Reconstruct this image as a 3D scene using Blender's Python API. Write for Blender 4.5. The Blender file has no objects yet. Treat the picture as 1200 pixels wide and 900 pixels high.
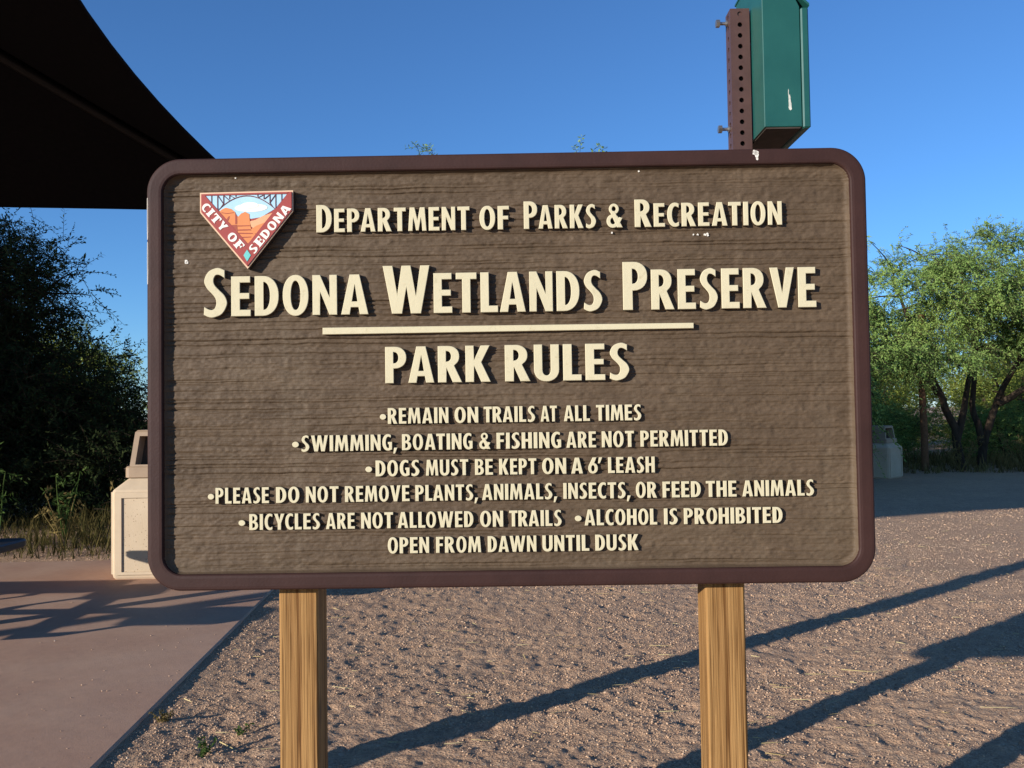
import bpy, math, random
import numpy as np
from mathutils import Matrix, Vector
from mathutils.geometry import tessellate_polygon

SC = bpy.context.scene
COL = SC.collection
rad = math.radians
rng = np.random.default_rng(7)
random.seed(7)

# ------------------------------------------------------------------ camera, sky, sun, exposure
cam = bpy.data.objects.new('camera', bpy.data.cameras.new('camera'))
COL.objects.link(cam)
PITCH, ROLL, EYE = 0.0316, -0.01492, 1.075
cam.matrix_world = (Matrix.Translation((0, 0, EYE)) @ Matrix.Rotation(math.pi / 2, 4, 'X')
                    @ Matrix.Rotation(PITCH, 4, 'X') @ Matrix.Rotation(ROLL, 4, 'Z'))
cam.data.sensor_width = 36
cam.data.lens = 31.5
cam.data.clip_start = 0.05
cam.data.clip_end = 3000
SC.camera = cam

SUN_ELEV, SUN_HEAD = rad(12.9), rad(51)          # light travels towards +X,+Y
world = bpy.data.worlds.new('World')
SC.world = world
world.use_nodes = True
wn = world.node_tree.nodes
sky = wn.new('ShaderNodeTexSky')
sky.sky_type = 'NISHITA'
sky.sun_disc = False
sky.sun_elevation = SUN_ELEV
sky.sun_rotation = SUN_HEAD + math.pi
sky.altitude = 1300
sky.air_density = 1.0
sky.dust_density = 0.0
sky.ozone_density = 6.3
world.node_tree.links.new(sky.outputs[0], wn['Background'].inputs[0])
wn['Background'].inputs[1].default_value = 0.15

sun = bpy.data.objects.new('sun', bpy.data.lights.new('sun', 'SUN'))
COL.objects.link(sun)
sun.data.energy = 5.0
sun.data.angle = rad(0.5)
sun.data.color = (1.0, 0.955, 0.88)
ldir = Vector((math.sin(SUN_HEAD) * math.cos(SUN_ELEV), math.cos(SUN_HEAD) * math.cos(SUN_ELEV), -math.sin(SUN_ELEV)))
sun.rotation_euler = ldir.to_track_quat('-Z', 'Y').to_euler()

SC.view_settings.view_transform = 'Standard'
SC.view_settings.look = 'None'
SC.view_settings.exposure = 0.3
SC.view_settings.gamma = 1.0
SC.view_settings.use_curve_mapping = False

# ------------------------------------------------------------------ helpers
def tag(o, label=None, cat=None, group=None, kind=None):
    if label: o['label'] = label
    if cat: o['category'] = cat
    if group: o['group'] = group
    if kind: o['kind'] = kind
    return o

def thing(name, label, cat, loc=(0, 0, 0), rz=0.0, group=None):
    o = bpy.data.objects.new(name, None)
    o.empty_display_size = 0.1
    COL.objects.link(o)
    o.location = loc
    o.rotation_euler = (0, 0, rz)
    return tag(o, label, cat, group)

def link(name, me, mats, parent=None):
    o = bpy.data.objects.new(name, me)
    COL.objects.link(o)
    for m in (mats if isinstance(mats, (list, tuple)) else [mats]):
        me.materials.append(m)
    if parent: o.parent = parent
    return o

def copy_tree(o, parent=None):
    c = o.copy()
    COL.objects.link(c)
    if parent: c.parent = parent
    for ch in list(o.children):
        copy_tree(ch, c)
    return c

def np_mesh(name, V, F, mi=None, smooth=False):
    """V (n,3), F (m,k) with constant k"""
    V = np.asarray(V, np.float32); F = np.asarray(F, np.int32)
    me = bpy.data.meshes.new(name)
    k = F.shape[1]
    me.vertices.add(len(V)); me.vertices.foreach_set('co', V.ravel())
    me.loops.add(F.size); me.loops.foreach_set('vertex_index', F.ravel())
    me.polygons.add(len(F))
    me.polygons.foreach_set('loop_start', np.arange(0, F.size, k, dtype=np.int32))
    if mi is not None: me.polygons.foreach_set('material_index', np.asarray(mi, np.int32))
    if smooth: me.polygons.foreach_set('use_smooth', np.ones(len(F), bool))
    me.update(calc_edges=True)
    return me

class MB:
    def __init__(s): s.v, s.f, s.mi, s.sm = [], [], [], []
    def add(s, verts, faces, mi=0, smooth=False):
        b = len(s.v); s.v += [tuple(p) for p in verts]
        for f in faces:
            s.f.append([b + i for i in f]); s.mi.append(mi); s.sm.append(smooth)
        return s
    def box(s, c, d, rz=0, bev=0.0, mi=0, M=None):
        """box centre c, full size d, chamfered edges (24-vertex form)"""
        hx, hy, hz = d[0] / 2, d[1] / 2, d[2] / 2
        rot = Matrix.Rotation(rz, 3, 'Z') if M is None else M
        b = min(bev, hx * .9, hy * .9, hz * .9)
        if b <= 0:
            pts = [Vector((x, y, z)) for x in (-hx, hx) for y in (-hy, hy) for z in (-hz, hz)]
            fs = [(0, 1, 3, 2), (4, 6, 7, 5), (0, 4, 5, 1), (2, 3, 7, 6), (0, 2, 6, 4), (1, 5, 7, 3)]
        else:
            pts, idx = [], {}
            for sx in (-1, 1):
                for sy in (-1, 1):
                    for sz in (-1, 1):
                        for ax in range(3):
                            p = [sx * (hx - b), sy * (hy - b), sz * (hz - b)]
                            p[ax] = (sx * hx, sy * hy, sz * hz)[ax]
                            idx[(sx, sy, sz, ax)] = len(pts); pts.append(Vector(p))
            fs = []
            q = [(-1, -1), (1, -1), (1, 1), (-1, 1)]
            for sg in (-1, 1):
                for ax in range(3):
                    loop = []
                    for a, c2 in q:
                        sgn = [0, 0, 0]; sgn[ax] = sg; sgn[(ax + 1) % 3] = a; sgn[(ax + 2) % 3] = c2
                        loop.append(idx[(*sgn, ax)])
                    fs.append(loop if sg > 0 else loop[::-1])
            for ax in range(3):
                a1, a2 = (ax + 1) % 3, (ax + 2) % 3
                for s1 in (-1, 1):
                    for s2 in (-1, 1):
                        def k(sa, which):
                            sgn = [0, 0, 0]; sgn[ax] = sa; sgn[a1] = s1; sgn[a2] = s2
                            return idx[(*sgn, which)]
                        loop = [k(-1, a1), k(1, a1), k(1, a2), k(-1, a2)]
                        fs.append(loop if s1 * s2 < 0 else loop[::-1])
            for sx in (-1, 1):
                for sy in (-1, 1):
                    for sz in (-1, 1):
                        loop = [idx[(sx, sy, sz, 0)], idx[(sx, sy, sz, 1)], idx[(sx, sy, sz, 2)]]
                        fs.append(loop if sx * sy * sz > 0 else loop[::-1])
        return s.add([rot @ p + Vector(c) for p in pts], fs, mi)
    def tube(s, path, radii, n=8, mi=0, cap=True, smooth=True):
        P = [Vector(p) for p in path]
        if not hasattr(radii, '__len__'): radii = [radii] * len(P)
        rings = []; up = None
        for i, p in enumerate(P):
            t = (P[min(i + 1, len(P) - 1)] - P[max(i - 1, 0)]).normalized()
            if up is None:
                up = Vector((0, 0, 1)) if abs(t.z) < .9 else Vector((1, 0, 0))
            a = t.cross(up)
            if a.length < 1e-4: a = t.orthogonal()
            a.normalize(); b = a.cross(t).normalized(); up = b
            rings.append([p + radii[i] * (math.cos(2 * math.pi * j / n) * a + math.sin(2 * math.pi * j / n) * b) for j in range(n)])
        v = [q for r in rings for q in r]; f = []
        for i in range(len(P) - 1):
            for j in range(n):
                k = (j + 1) % n
                f.append((i * n + j, i * n + k, (i + 1) * n + k, (i + 1) * n + j))
        s.add(v, f, mi, smooth)
        if cap:
            s.add(rings[0], [list(range(n))[::-1]], mi); s.add(rings[-1], [list(range(n))], mi)
        return s
    def rings(s, loops, mi=0, smooth=False, cap0=False, cap1=False, closed=True):
        n = len(loops[0]); v = [p for l in loops for p in l]; f = []
        for i in range(len(loops) - 1):
            for j in range(n if closed else n - 1):
                k = (j + 1) % n
                f.append((i * n + j, i * n + k, (i + 1) * n + k, (i + 1) * n + j))
        s.add(v, f, mi, smooth)
        if cap0: s.add(loops[0], [list(range(n))[::-1]], mi)
        if cap1: s.add(loops[-1], [list(range(n))], mi)
        return s
    def build(s, name, mats, parent=None):
        me = bpy.data.meshes.new(name)
        me.from_pydata(s.v, [], s.f)
        me.polygons.foreach_set('material_index', s.mi)
        me.polygons.foreach_set('use_smooth', s.sm)
        me.update()
        return link(name, me, mats, parent)

def vnoise(x, y, seed):
    """value noise with a smooth fade, x,y arrays in lattice units, result -1..1"""
    g = np.random.default_rng(seed).random((256, 256)).astype(np.float32) * 2 - 1
    xi = np.floor(x).astype(np.int64); yi = np.floor(y).astype(np.int64)
    fx = x - xi; fy = y - yi
    fx = fx * fx * (3 - 2 * fx); fy = fy * fy * (3 - 2 * fy)
    a = g[xi & 255, yi & 255]; b = g[(xi + 1) & 255, yi & 255]
    c = g[xi & 255, (yi + 1) & 255]; d = g[(xi + 1) & 255, (yi + 1) & 255]
    return (a * (1 - fx) + b * fx) * (1 - fy) + (c * (1 - fx) + d * fx) * fy

# ------------------------------------------------------------------ materials
TINT = (1, .92, .81)          # overall warmth of the paints, soil and timber
class NT:
    def __init__(s, name):
        s.m = bpy.data.materials.new(name); s.m.use_nodes = True
        s.t = s.m.node_tree; s.n = s.t.nodes; s.l = s.t.links
        s.b = s.n['Principled BSDF']; s.out = s.n['Material Output']
        s.tc = s.n.new('ShaderNodeTexCoord')
    def node(s, typ, **kw):
        nd = s.n.new('ShaderNode' + typ)
        for k, v in kw.items():
            if k.startswith('i_'):
                key = k[2:]; key = int(key) if key.isdigit() else key
                nd.inputs[key].default_value = v
            else: setattr(nd, k, v)
        return nd
    def co(s, scale=(1, 1, 1), space='Object'):
        mp = s.node('Mapping'); mp.inputs['Scale'].default_value = scale
        s.l.new(s.tc.outputs[space], mp.inputs[0]); return mp.outputs[0]
    def noise(s, scale, detail=4, rough=.55, sc=(1, 1, 1), dist=0.0):
        nd = s.node('TexNoise'); nd.inputs['Scale'].default_value = scale
        nd.inputs['Detail'].default_value = detail; nd.inputs['Roughness'].default_value = rough
        nd.inputs['Distortion'].default_value = dist
        s.l.new(s.co(sc), nd.inputs['Vector']); return nd.outputs['Fac']
    def ramp(s, fac, stops, interp='LINEAR'):
        r = s.node('ValToRGB'); e = r.color_ramp.elements; r.color_ramp.interpolation = interp
        while len(e) < len(stops): e.new(.5)
        for el, (p, c) in zip(e, stops):
            el.position = p; el.color = (*c, 1) if len(c) == 3 else c
        s.l.new(fac, r.inputs[0]); return r.outputs[0]
    def mix(s, fac, a, b, mode='MIX'):
        m = s.node('Mix', data_type='RGBA', blend_type=mode)
        for sock, val in ((m.inputs[0], fac), (m.inputs[6], a), (m.inputs[7], b)):
            if isinstance(val, (int, float)): sock.default_value = val
            elif isinstance(val, tuple): sock.default_value = (*val, 1)
            else: s.l.new(val, sock)
        return m.outputs[2]
    def col(s, c):
        c = s.mix(1, c, TINT, 'MULTIPLY')
        s.l.new(c, s.b.inputs['Base Color'])
        return s
    def bump(s, h, strength=.3, dist=.01):
        b = s.node('Bump'); b.inputs['Strength'].default_value = strength; b.inputs['Distance'].default_value = dist
        s.l.new(h, b.inputs['Height'])
        prev = s.b.inputs['Normal']
        if prev.is_linked: s.l.new(prev.links[0].from_socket, b.inputs['Normal'])
        s.l.new(b.outputs[0], prev); return s
    def set(s, rough=.6, spec=.3, metal=0.0):
        s.b.inputs['Roughness'].default_value = rough
        s.b.inputs['Specular IOR Level'].default_value = spec
        s.b.inputs['Metallic'].default_value = metal
        return s

def mul(c, k): return tuple(x * k for x in c)

def paint(name, c, var=.12, rough=.5, spec=.35, nscale=14, bump=.05, bscale=150, metal=0.0):
    t = NT(name)
    f = t.noise(nscale, 6, .6)
    t.col(t.ramp(f, [(.3, mul(c, 1 - var)), (.7, mul(c, 1 + var))])).set(rough, spec, metal)
    if bump: t.bump(t.noise(bscale, 3), bump, .002)
    return t.m

M = {}
# sandblasted panel
t = NT('sandblasted_brown_paint')
f = t.noise(9, 6, .6); g = t.noise(40, 5, .7, (.12, 1, 1.4))
c = t.ramp(f, [(.28, (.094, .066, .043)), (.72, (.128, .092, .062))])
c = t.mix(.5, c, t.ramp(g, [(.3, (.55, .53, .5)), (.65, (1.05, 1.05, 1.05))]), 'MULTIPLY')
dust = t.noise(3.1, 7, .68)
c = t.mix(t.ramp(dust, [(.5, (0, 0, 0)), (.75, (.35, .35, .35))]), c, (.185, .145, .10))
drip = t.noise(17, 5, .6, (1, 1, .07))
c = t.mix(t.ramp(drip, [(.60, (0, 0, 0)), (.72, (.22, .22, .22))]), c, (.19, .155, .115))
t.col(c).set(.62, .22)
t.bump(t.noise(220, 4, .7), .35, .002); t.bump(t.noise(90, 4, .7, (.06, 1, 1.3)), .5, .003)
M['panel'] = t.m
t = NT('maroon_frame_paint')
a = t.noise(7, 6, .65); b = t.noise(60, 5, .7)
c = t.ramp(a, [(.3, (.034, .0155, .0135)), (.7, (.052, .024, .021))])
c = t.mix(t.ramp(b, [(.66, (0, 0, 0)), (.74, (.35, .35, .35))]), c, (.085, .055, .047))
t.col(c).set(.62, .22); t.bump(t.noise(35, 4, .6), .12, .004); t.bump(t.noise(190, 3), .2, .002)
M['frame'] = t.m
t = NT('cream_letter_paint')
a = t.noise(5, 5, .65); b = t.noise(75, 5, .7)
c = t.ramp(a, [(.3, (.61, .575, .415)), (.7, (.665, .625, .455))])
c = t.mix(.5, c, t.ramp(b, [(.27, (.70, .66, .58)), (.42, (1, 1, 1))]), 'MULTIPLY')
t.col(c).set(.6, .2); t.bump(t.noise(110, 4, .6), .2, .002)
M['cream'] = t.m
M['edge'] = paint('brown_letter_side_shade', (.10, .072, .045), .1, .6, .25, 30, .08, 160)  # shade on the letter sides, put into a dark brown colour
# posts: pressure treated pine
def pine(KNOT):
    t = NT('treated_pine')
    wide = t.noise(20, 5, .6, (1, 1, .05), .25)
    base = t.ramp(wide, [(.28, (.235, .128, .048)), (.5, (.33, .19, .073)), (.72, (.39, .238, .098))])
    st = t.noise(120, 3, .6, (1, 1, .018), .1)
    c = t.mix(.95, base, t.ramp(st, [(.36, (.36, .27, .18)), (.47, (.85, .82, .78)), (.62, (1.12, 1.12, 1.12))]), 'MULTIPLY')
    s3 = t.noise(330, 3, .6, (1, 1, .014))
    c = t.mix(.8, c, t.ramp(s3, [(.35, (.38, .30, .22)), (.45, (1, 1, 1)), (.62, (1.08, 1.08, 1.08))]), 'MULTIPLY')
    s2 = t.noise(55, 4, .7, (1, 1, .03), .1)
    c = t.mix(.8, c, t.ramp(s2, [(.33, (.45, .38, .3)), (.42, (1, 1, 1))]), 'MULTIPLY')
    bl = t.noise(5, 4, .6, (1, 1, .5))
    c = t.mix(t.ramp(bl, [(.5, (0, 0, 0)), (.75, (.55, .55, .55))]), c, (.27, .20, .12))
    vk = t.node('TexVoronoi'); vk.inputs['Scale'].default_value = 2.3
    t.l.new(t.co((3.2, 3.2, 1.1)), vk.inputs['Vector'])
    c = t.mix(t.ramp(vk.outputs['Distance'], [(.06, (.85, .85, .85)), (.13, (0, 0, 0))]), c, (.16, .095, .045))
    if KNOT:
        vm = t.node('VectorMath', operation='DISTANCE'); vm.inputs[1].default_value = (-.030, -.045, .385 * .6)
        t.l.new(t.co((1, .3, .6)), vm.inputs[0])
        c = t.mix(1, c, t.ramp(vm.outputs['Value'], [(0, (.30, .22, .16)), (.006, (.42, .32, .24)), (.009, (.75, .68, .6)), (.013, (.5, .42, .34)), (.018, (.95, .9, .86)), (.023, (.72, .66, .58)), (.032, (1, 1, 1))]), 'MULTIPLY')
    t.col(c).set(.75, .2)
    t.bump(s3, .6, .002); t.bump(st, .6, .003); t.bump(s2, .5, .004)
    return t.m
M['pine'] = pine(False); M['pineknot'] = pine(True)
# dispenser
t = NT('green_powder_coat')
f = t.noise(8, 5, .6)
t.col(t.ramp(f, [(.3, (.012, .084, .078)), (.7, (.018, .108, .098))])).set(.38, .5)
t.bump(t.noise(9, 3), .12, .01)
M['green'] = t.m
M['scrape'] = paint('bare_scraped_metal', (.62, .66, .63), .2, .5, .4, 90)
M['brownsteel'] = paint('brown_painted_steel', (.085, .046, .042), .15, .45, .4, 30, .08)
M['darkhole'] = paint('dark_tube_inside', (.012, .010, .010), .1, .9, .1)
M['zinc'] = paint('zinc_plated_steel', (.42, .43, .45), .15, .35, .5, 60, .05, 200, .85)
M['boxunder'] = paint('dark_box_underside', (.065, .052, .046), .25, .7, .2, 25)  # dark brown face on the bottom of the green box
M['dropping'] = paint('white_bird_dropping', (.8, .8, .78), .08, .8, .2)
# emblem colours
for k, cc in dict(e_side=(.05, .036, .03), e_peach=(.72, .53, .38), e_red=(.34, .062, .058), e_sky=(.42, .68, .90), e_cloud=(.86, .87, .84),
                  e_rock=(.70, .26, .10), e_rockpale=(.78, .42, .24), e_rockdark=(.36, .085, .055), e_line=(.16, .055, .06),
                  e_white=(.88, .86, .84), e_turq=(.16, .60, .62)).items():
    M[k] = paint('emblem_' + k[2:], cc, .05, .5, .3, 40, .05, 200)

# gravel ground
t = NT('decomposed_granite')
v = t.node('TexVoronoi'); v.inputs['Scale'].default_value = 105
t.l.new(t.co(), v.inputs['Vector'])
big = t.noise(.9, 5, .6); mid = t.noise(9, 5, .65)
c = t.ramp(v.outputs['Color'], [(.1, (.46, .315, .24)), (.45, (.60, .425, .31)), (.75, (.65, .465, .34)), (.97, (.69, .55, .44))])
c = t.mix(.55, c, t.ramp(mid, [(.3, (.72, .68, .66)), (.7, (1.08, 1.06, 1.04))]), 'MULTIPLY')
c = t.mix(.7, c, t.ramp(big, [(.3, (.82, .80, .80)), (.7, (1.1, 1.08, 1.02))]), 'MULTIPLY')
t.col(c).set(.95, .1)
t.bump(v.outputs['Distance'], .8, .008); t.bump(t.noise(45, 6, .75), .75, .02)
M['ground'] = t.m
t = NT('granite_chips')
gi = t.node('NewGeometry')
t.col(t.ramp(gi.outputs['Random Per Island'], [(0, (.30, .20, .15)), (.2, (.48, .345, .26)), (.6, (.58, .42, .305)), (.95, (.61, .45, .33)), (.992, (.62, .52, .42)), (1, (.74, .70, .64))])).set(.9, .15)
M['chips'] = t.m
t = NT('dry_straw')
gi = t.node('NewGeometry')
t.col(t.ramp(gi.outputs['Random Per Island'], [(0, (.40, .30, .13)), (1, (.70, .60, .33))])).set(.7, .2)
M['straw'] = t.m
# patio: mauve stained concrete
t = NT('stained_concrete')
a = t.noise(1.6, 6, .6, (1, 1, 1), .4); b = t.noise(26, 6, .7); d_ = t.noise(.7, 4, .55, (.35, 1, 1), .3)
c = t.ramp(a, [(.25, (.43, .265, .20)), (.5, (.50, .33, .25)), (.78, (.55, .385, .30))])
c = t.mix(t.ramp(d_, [(.5, (0, 0, 0)), (.72, (.5, .5, .5))]), c, (.46, .24, .16))
c = t.mix(.35, c, t.ramp(b, [(.3, (.78, .78, .78)), (.7, (1.1, 1.1, 1.1))]), 'MULTIPLY')
t.col(c).set(.72, .25)
t.bump(t.noise(3.2, 4, .6), .12, .03); t.bump(t.noise(160, 4, .7), .25, .003)
M['patio'] = t.m
# trash can
t = NT('exposed_aggregate')
v = t.node('TexVoronoi'); v.inputs['Scale'].default_value = 62; t.l.new(t.co(), v.inputs['Vector'])
n = t.noise(4, 5)
c = t.ramp(n, [(.3, (.53, .44, .335)), (.7, (.60, .505, .395))])
c = t.mix(t.ramp(v.outputs['Distance'], [(.16, (.75, .75, .75)), (.26, (0, 0, 0))]), c, t.ramp(v.outputs['Color'], [(.2, (.22, .14, .10)), (.8, (.62, .52, .42))]))
t.col(c).set(.85, .2).bump(t.noise(140, 4), .4, .004)
M['aggregate'] = t.m
M['concrete_rim'] = paint('smooth_cast_concrete', (.57, .475, .368), .08, .8, .2, 10, .15, 120)
M['lid'] = paint('tan_plastic_lid', (.34, .255, .185), .1, .5, .35, 8, .04)
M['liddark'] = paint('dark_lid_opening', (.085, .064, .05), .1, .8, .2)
M['fabric'] = paint('black_shade_fabric', (.012, .012, .015), .15, .95, .04, 30, .1, 400)
M['steeldark'] = paint('dark_brown_steel', (.008, .0075, .009), .15, .5, .35, 20)
M['bench'] = paint('black_coated_steel', (.022, .022, .026), .2, .42, .45, 20, .15, 90)
M['polewood'] = paint('weathered_brown_pole', (.20, .105, .06), .3, .9, .1, 20, .4, 30)
# bark, leaves
t = NT('rough_bark')
n = t.noise(14, 6, .7, (1, 1, .25))
t.col(t.ramp(n, [(.3, (.030, .022, .017)), (.7, (.085, .064, .048))])).set(.95, .1).bump(n, .8, .03)
M['bark'] = t.m
def leaf(name, lo, hi, tr=.35, sat_noise=.8):
    t = NT(name)
    gi = t.node('NewGeometry')
    c = t.ramp(gi.outputs['Random Per Island'], [(0, lo), (1, hi)])
    n = t.noise(sat_noise, 3)
    c = t.mix(.7, c, t.ramp(n, [(.3, (.7, .78, .8)), (.7, (1.2, 1.1, .95))]), 'MULTIPLY')
    df = t.node('BsdfDiffuse'); tl = t.node('BsdfTranslucent'); mx = t.node('MixShader')
    t.l.new(c, df.inputs[0]); t.l.new(c, tl.inputs[0]); mx.inputs[0].default_value = tr
    t.l.new(df.outputs[0], mx.inputs[1]); t.l.new(tl.outputs[0], mx.inputs[2])
    t.l.new(mx.outputs[0], t.out.inputs[0])
    t.n.remove(t.b)
    return t.m
M['leaf'] = leaf('mesquite_leaf', (.17, .29, .075), (.33, .43, .125), .22)
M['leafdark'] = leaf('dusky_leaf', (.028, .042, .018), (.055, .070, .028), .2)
M['leafpale'] = leaf('pale_leaf', (.20, .26, .05), (.36, .39, .09), .3)
M['weedleaf'] = leaf('weed_leaf', (.06, .11, .03), (.12, .17, .05))
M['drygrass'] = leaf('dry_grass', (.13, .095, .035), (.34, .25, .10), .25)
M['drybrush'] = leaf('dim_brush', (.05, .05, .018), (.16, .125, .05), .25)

# ------------------------------------------------------------------ ground sheet with real relief near the camera
PATIO = [(-1.255, 2.2), (-1.49, 5.6), (-1.57, 6.77), (-14.0, 6.5), (-14.0, 1.0), (-1.17, 1.0)]
def grow(a, b, d, far, k=1.11):
    mid = list(np.arange(a, b, d)); hi = [b]; s = d
    while hi[-1] < far: s *= k; hi.append(hi[-1] + s)
    lo = [a]; s = d
    while lo[-1] > -far: s *= k; lo.append(lo[-1] - s)
    return np.array(lo[::-1][:-1] + mid + hi)
gx = grow(-1.5, 2.5, .0085, 900)
# depth axis: spacing grows with distance
ys = [2.3]
while ys[-1] < 900: ys.append(ys[-1] + max(.0085, min((ys[-1] - 1.2) * .0052, 6)) if ys[-1] < 12 else ys[-1] + (ys[-1] - 10) * .05)
lo = [2.3]; s = .0085
while lo[-1] > -900: s *= 1.2; lo.append(lo[-1] - s)
gy = np.array(lo[::-1][:-1] + ys)
def patio_side(X, Y):                       # signed distance: <0 on the patio
    ex = np.interp(Y, [1.0, 2.2, 5.6, 6.77], [-1.17, -1.255, -1.49, -1.57])
    far = 6.77 + (X + 1.57) * .0217
    return np.maximum(X - ex, np.maximum(Y - far, 1.0 - Y))
def ground_z(X, Y):
    near = np.clip(1 - (np.hypot(X, Y - 3) - 9) / 8, 0, 1)
    z = .007 * vnoise(X / .45 + 9, Y / .45, 1) * near + .020 * vnoise(X / 2.6, Y / 2.6 + 5, 2) * near
    fine = np.clip(1 - (Y - 5.5) / 4, .0, 1) * np.clip(1 - (abs(X - .5) - 2.2) / 2, 0, 1)
    mid = np.clip(1 - (Y - 8) / 6, 0, 1) * np.clip(1 - (abs(X - .5) - 4) / 4, 0, 1)
    z += mid * (.0042 * vnoise(X / .14, Y / .11, 3) + .0034 * vnoise(X / .05 + 3, Y / .045, 4))
    pits = vnoise(X / .10 + 40, Y / .075 + 7, 8)
    z -= mid * .015 * np.clip(pits - .40, 0, 1)
    z += fine * (.0042 * vnoise(X / .027, Y / .024, 5) + .0022 * vnoise(X / .0135, Y / .0125, 6))
    sd = patio_side(X, Y)
    w = np.clip((sd - .01) / .25, 0, 1)
    z = z * (.25 + .75 * w) + .006 * (1 - w)
    inner = np.clip((-sd - .03) / .1, 0, 1)
    z = z * (1 - inner) - .05 * inner
    return z
GX, GY = np.meshgrid(gx, gy)
GZ = ground_z(GX, GY)
nx, ny = len(gx), len(gy)
idx = np.arange(nx * ny).reshape(ny, nx)
F = np.stack([idx[:-1, :-1], idx[:-1, 1:], idx[1:, 1:], idx[1:, :-1]], -1).reshape(-1, 4)
g = link('ground', np_mesh('ground', np.stack([GX, GY, GZ], -1).reshape(-1, 3), F, smooth=True), M['ground'])
tag(g, kind='structure')
print('ground', nx, ny)
def zat(x, y): return float(ground_z(np.array([float(x)]), np.array([float(y)]))[0])

# patio slab
PZ = .014
mb = MB()
pp = PATIO
def inset_poly(P, d):
    n = len(P); out = []
    A = sum(P[i][0] * P[(i + 1) % n][1] - P[(i + 1) % n][0] * P[i][1] for i in range(n))
    sg = 1 if A > 0 else -1
    for i in range(n):
        a, b, c = Vector(P[i - 1]), Vector(P[i]), Vector(P[(i + 1) % n])
        d1 = (b - a); d2 = (c - b)
        if d1.length < 1e-9 or d2.length < 1e-9: out.append(tuple(b)); continue
        d1.normalize(); d2.normalize()
        n1 = Vector((-d1.y, d1.x)) * sg; n2 = Vector((-d2.y, d2.x)) * sg
        m = n1 + n2
        if m.length < .3: m = n1
        else: m = m / max(.35, (m.dot(n1)))
        out.append((b.x + m.x * d, b.y + m.y * d))
    return out
pi_ = inset_poly(pp, .008)
mb.rings([[(x, y, -.12) for x, y in pp][::-1], [(x, y, PZ - .006) for x, y in pp][::-1], [(x, y, PZ) for x, y in pi_][::-1]], cap1=True)
mb.f[-1] = mb.f[-1]
patio = tag(mb.build('patio', M['patio']), kind='structure')

# gravel chips
N = 190000
Y = 2.35 * np.exp(rng.random(N) * np.log(9.5 / 2.35))
X = (rng.random(N) * 1.5 - .72) * Y
keep = (patio_side(X, Y) > .012) & (X < 5.5) & (.62 + .6 * vnoise(X / .55, Y / .4, 12) + .3 * vnoise(X / .14, Y / .12, 13) > rng.random(N))
X, Y = X[keep], Y[keep]
on = rng.random(1500)
yy = 2.5 + 4.0 * rng.random(130); xx = np.interp(yy, [2.2, 6.77], [-1.27, -1.58]) - rng.exponential(.33, 130) - .02
S = (.0010 + .00095 * rng.lognormal(0, .75, len(X))) * (Y / 3.0) ** .55
S = np.minimum(S, .0055 * (Y / 3.0) ** .5)
Z = ground_z(X, Y) + S * .25
s2 = .0018 + .0022 * rng.random(130)
X = np.concatenate([X, xx]); Y = np.concatenate([Y, yy]); S = np.concatenate([S, s2]); Z = np.concatenate([Z, PZ + s2 * .5])
octv = np.array([[1, 0, 0], [0, 1, 0], [-1, 0, 0], [0, -1, 0], [0, 0, 1], [0, 0, -1]], float)
octf = np.array([[0, 1, 4], [1, 2, 4], [2, 3, 4], [3, 0, 4], [1, 0, 5], [2, 1, 5], [3, 2, 5], [0, 3, 5]])
n = len(X)
V = octv[None] * (S[:, None, None]) * (1 + .45 * (rng.random((n, 6, 3)) - .5)) + .35 * S[:, None, None] * (rng.random((n, 6, 3)) - .5)
V[:, :, 2] *= .75
th = rng.random(n) * 6.283; c_, s_ = np.cos(th)[:, None], np.sin(th)[:, None]
V = np.stack([V[:, :, 0] * c_ - V[:, :, 1] * s_, V[:, :, 0] * s_ + V[:, :, 1] * c_, V[:, :, 2]], -1)
V += np.stack([X, Y, Z], -1)[:, None]
F = (octf[None] + 6 * np.arange(n)[:, None, None]).reshape(-1, 3)
gv = link('gravel', np_mesh('gravel', V.reshape(-1, 3), F), M['chips'])
tag(gv, 'loose tan and pinkish gravel chips strewn over the ground', 'gravel', kind='stuff')

# straw
def blades(P, D, L, W, droop, ref=None):
    """flat two-segment blades: base P, direction D (unit), length L, width W, droop"""
    n = len(P)
    side = np.cross(D, np.array([0, 0, 1.]) + .01 * rng.random((n, 3))); side /= np.linalg.norm(side, axis=1)[:, None] + 1e-9
    if ref is not None:
        side = np.cross(D, ref); side /= np.linalg.norm(side, axis=1)[:, None] + 1e-9
    side = side * (W / 2)[:, None]
    m = P + D * (L * .55)[:, None]; e = P + D * L[:, None]; e[:, 2] -= droop * L
    V = np.stack([P - side, P + side, m + side * .8, m - side * .8, e + side * .2, e - side * .2], 1)
    f = np.array([[0, 1, 2, 3], [3, 2, 4, 5]])
    F = (f[None] + 6 * np.arange(n)[:, None, None]).reshape(-1, 4)
    return V.reshape(-1, 3), F
N = 520
Y = 2.7 * np.exp(rng.random(N) ** .7 * np.log(9 / 2.7)); X = (rng.random(N) * 1.25 - .55) * Y
k = (patio_side(X, Y) > .03); X, Y = X[k], Y[k]
a = rng.normal(0, .55, len(X)); D = np.stack([np.cos(a), np.sin(a), .03 * rng.random(len(X))], -1)
P = np.stack([X, Y, ground_z(X, Y) + .010], -1)
big = rng.random(len(X)) < .06
V, F = blades(P, D, big * .06 + .025 + .10 * rng.random(len(X)) ** 3, .0018 + .0018 * rng.random(len(X)) + big * .0016, 0 * X, np.array([-.55, -.45, .7]))
st = link('straw', np_mesh('straw', V, F), M['straw'])
tag(st, 'short pale dry straws scattered over the gravel', 'straw', kind='stuff')

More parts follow.
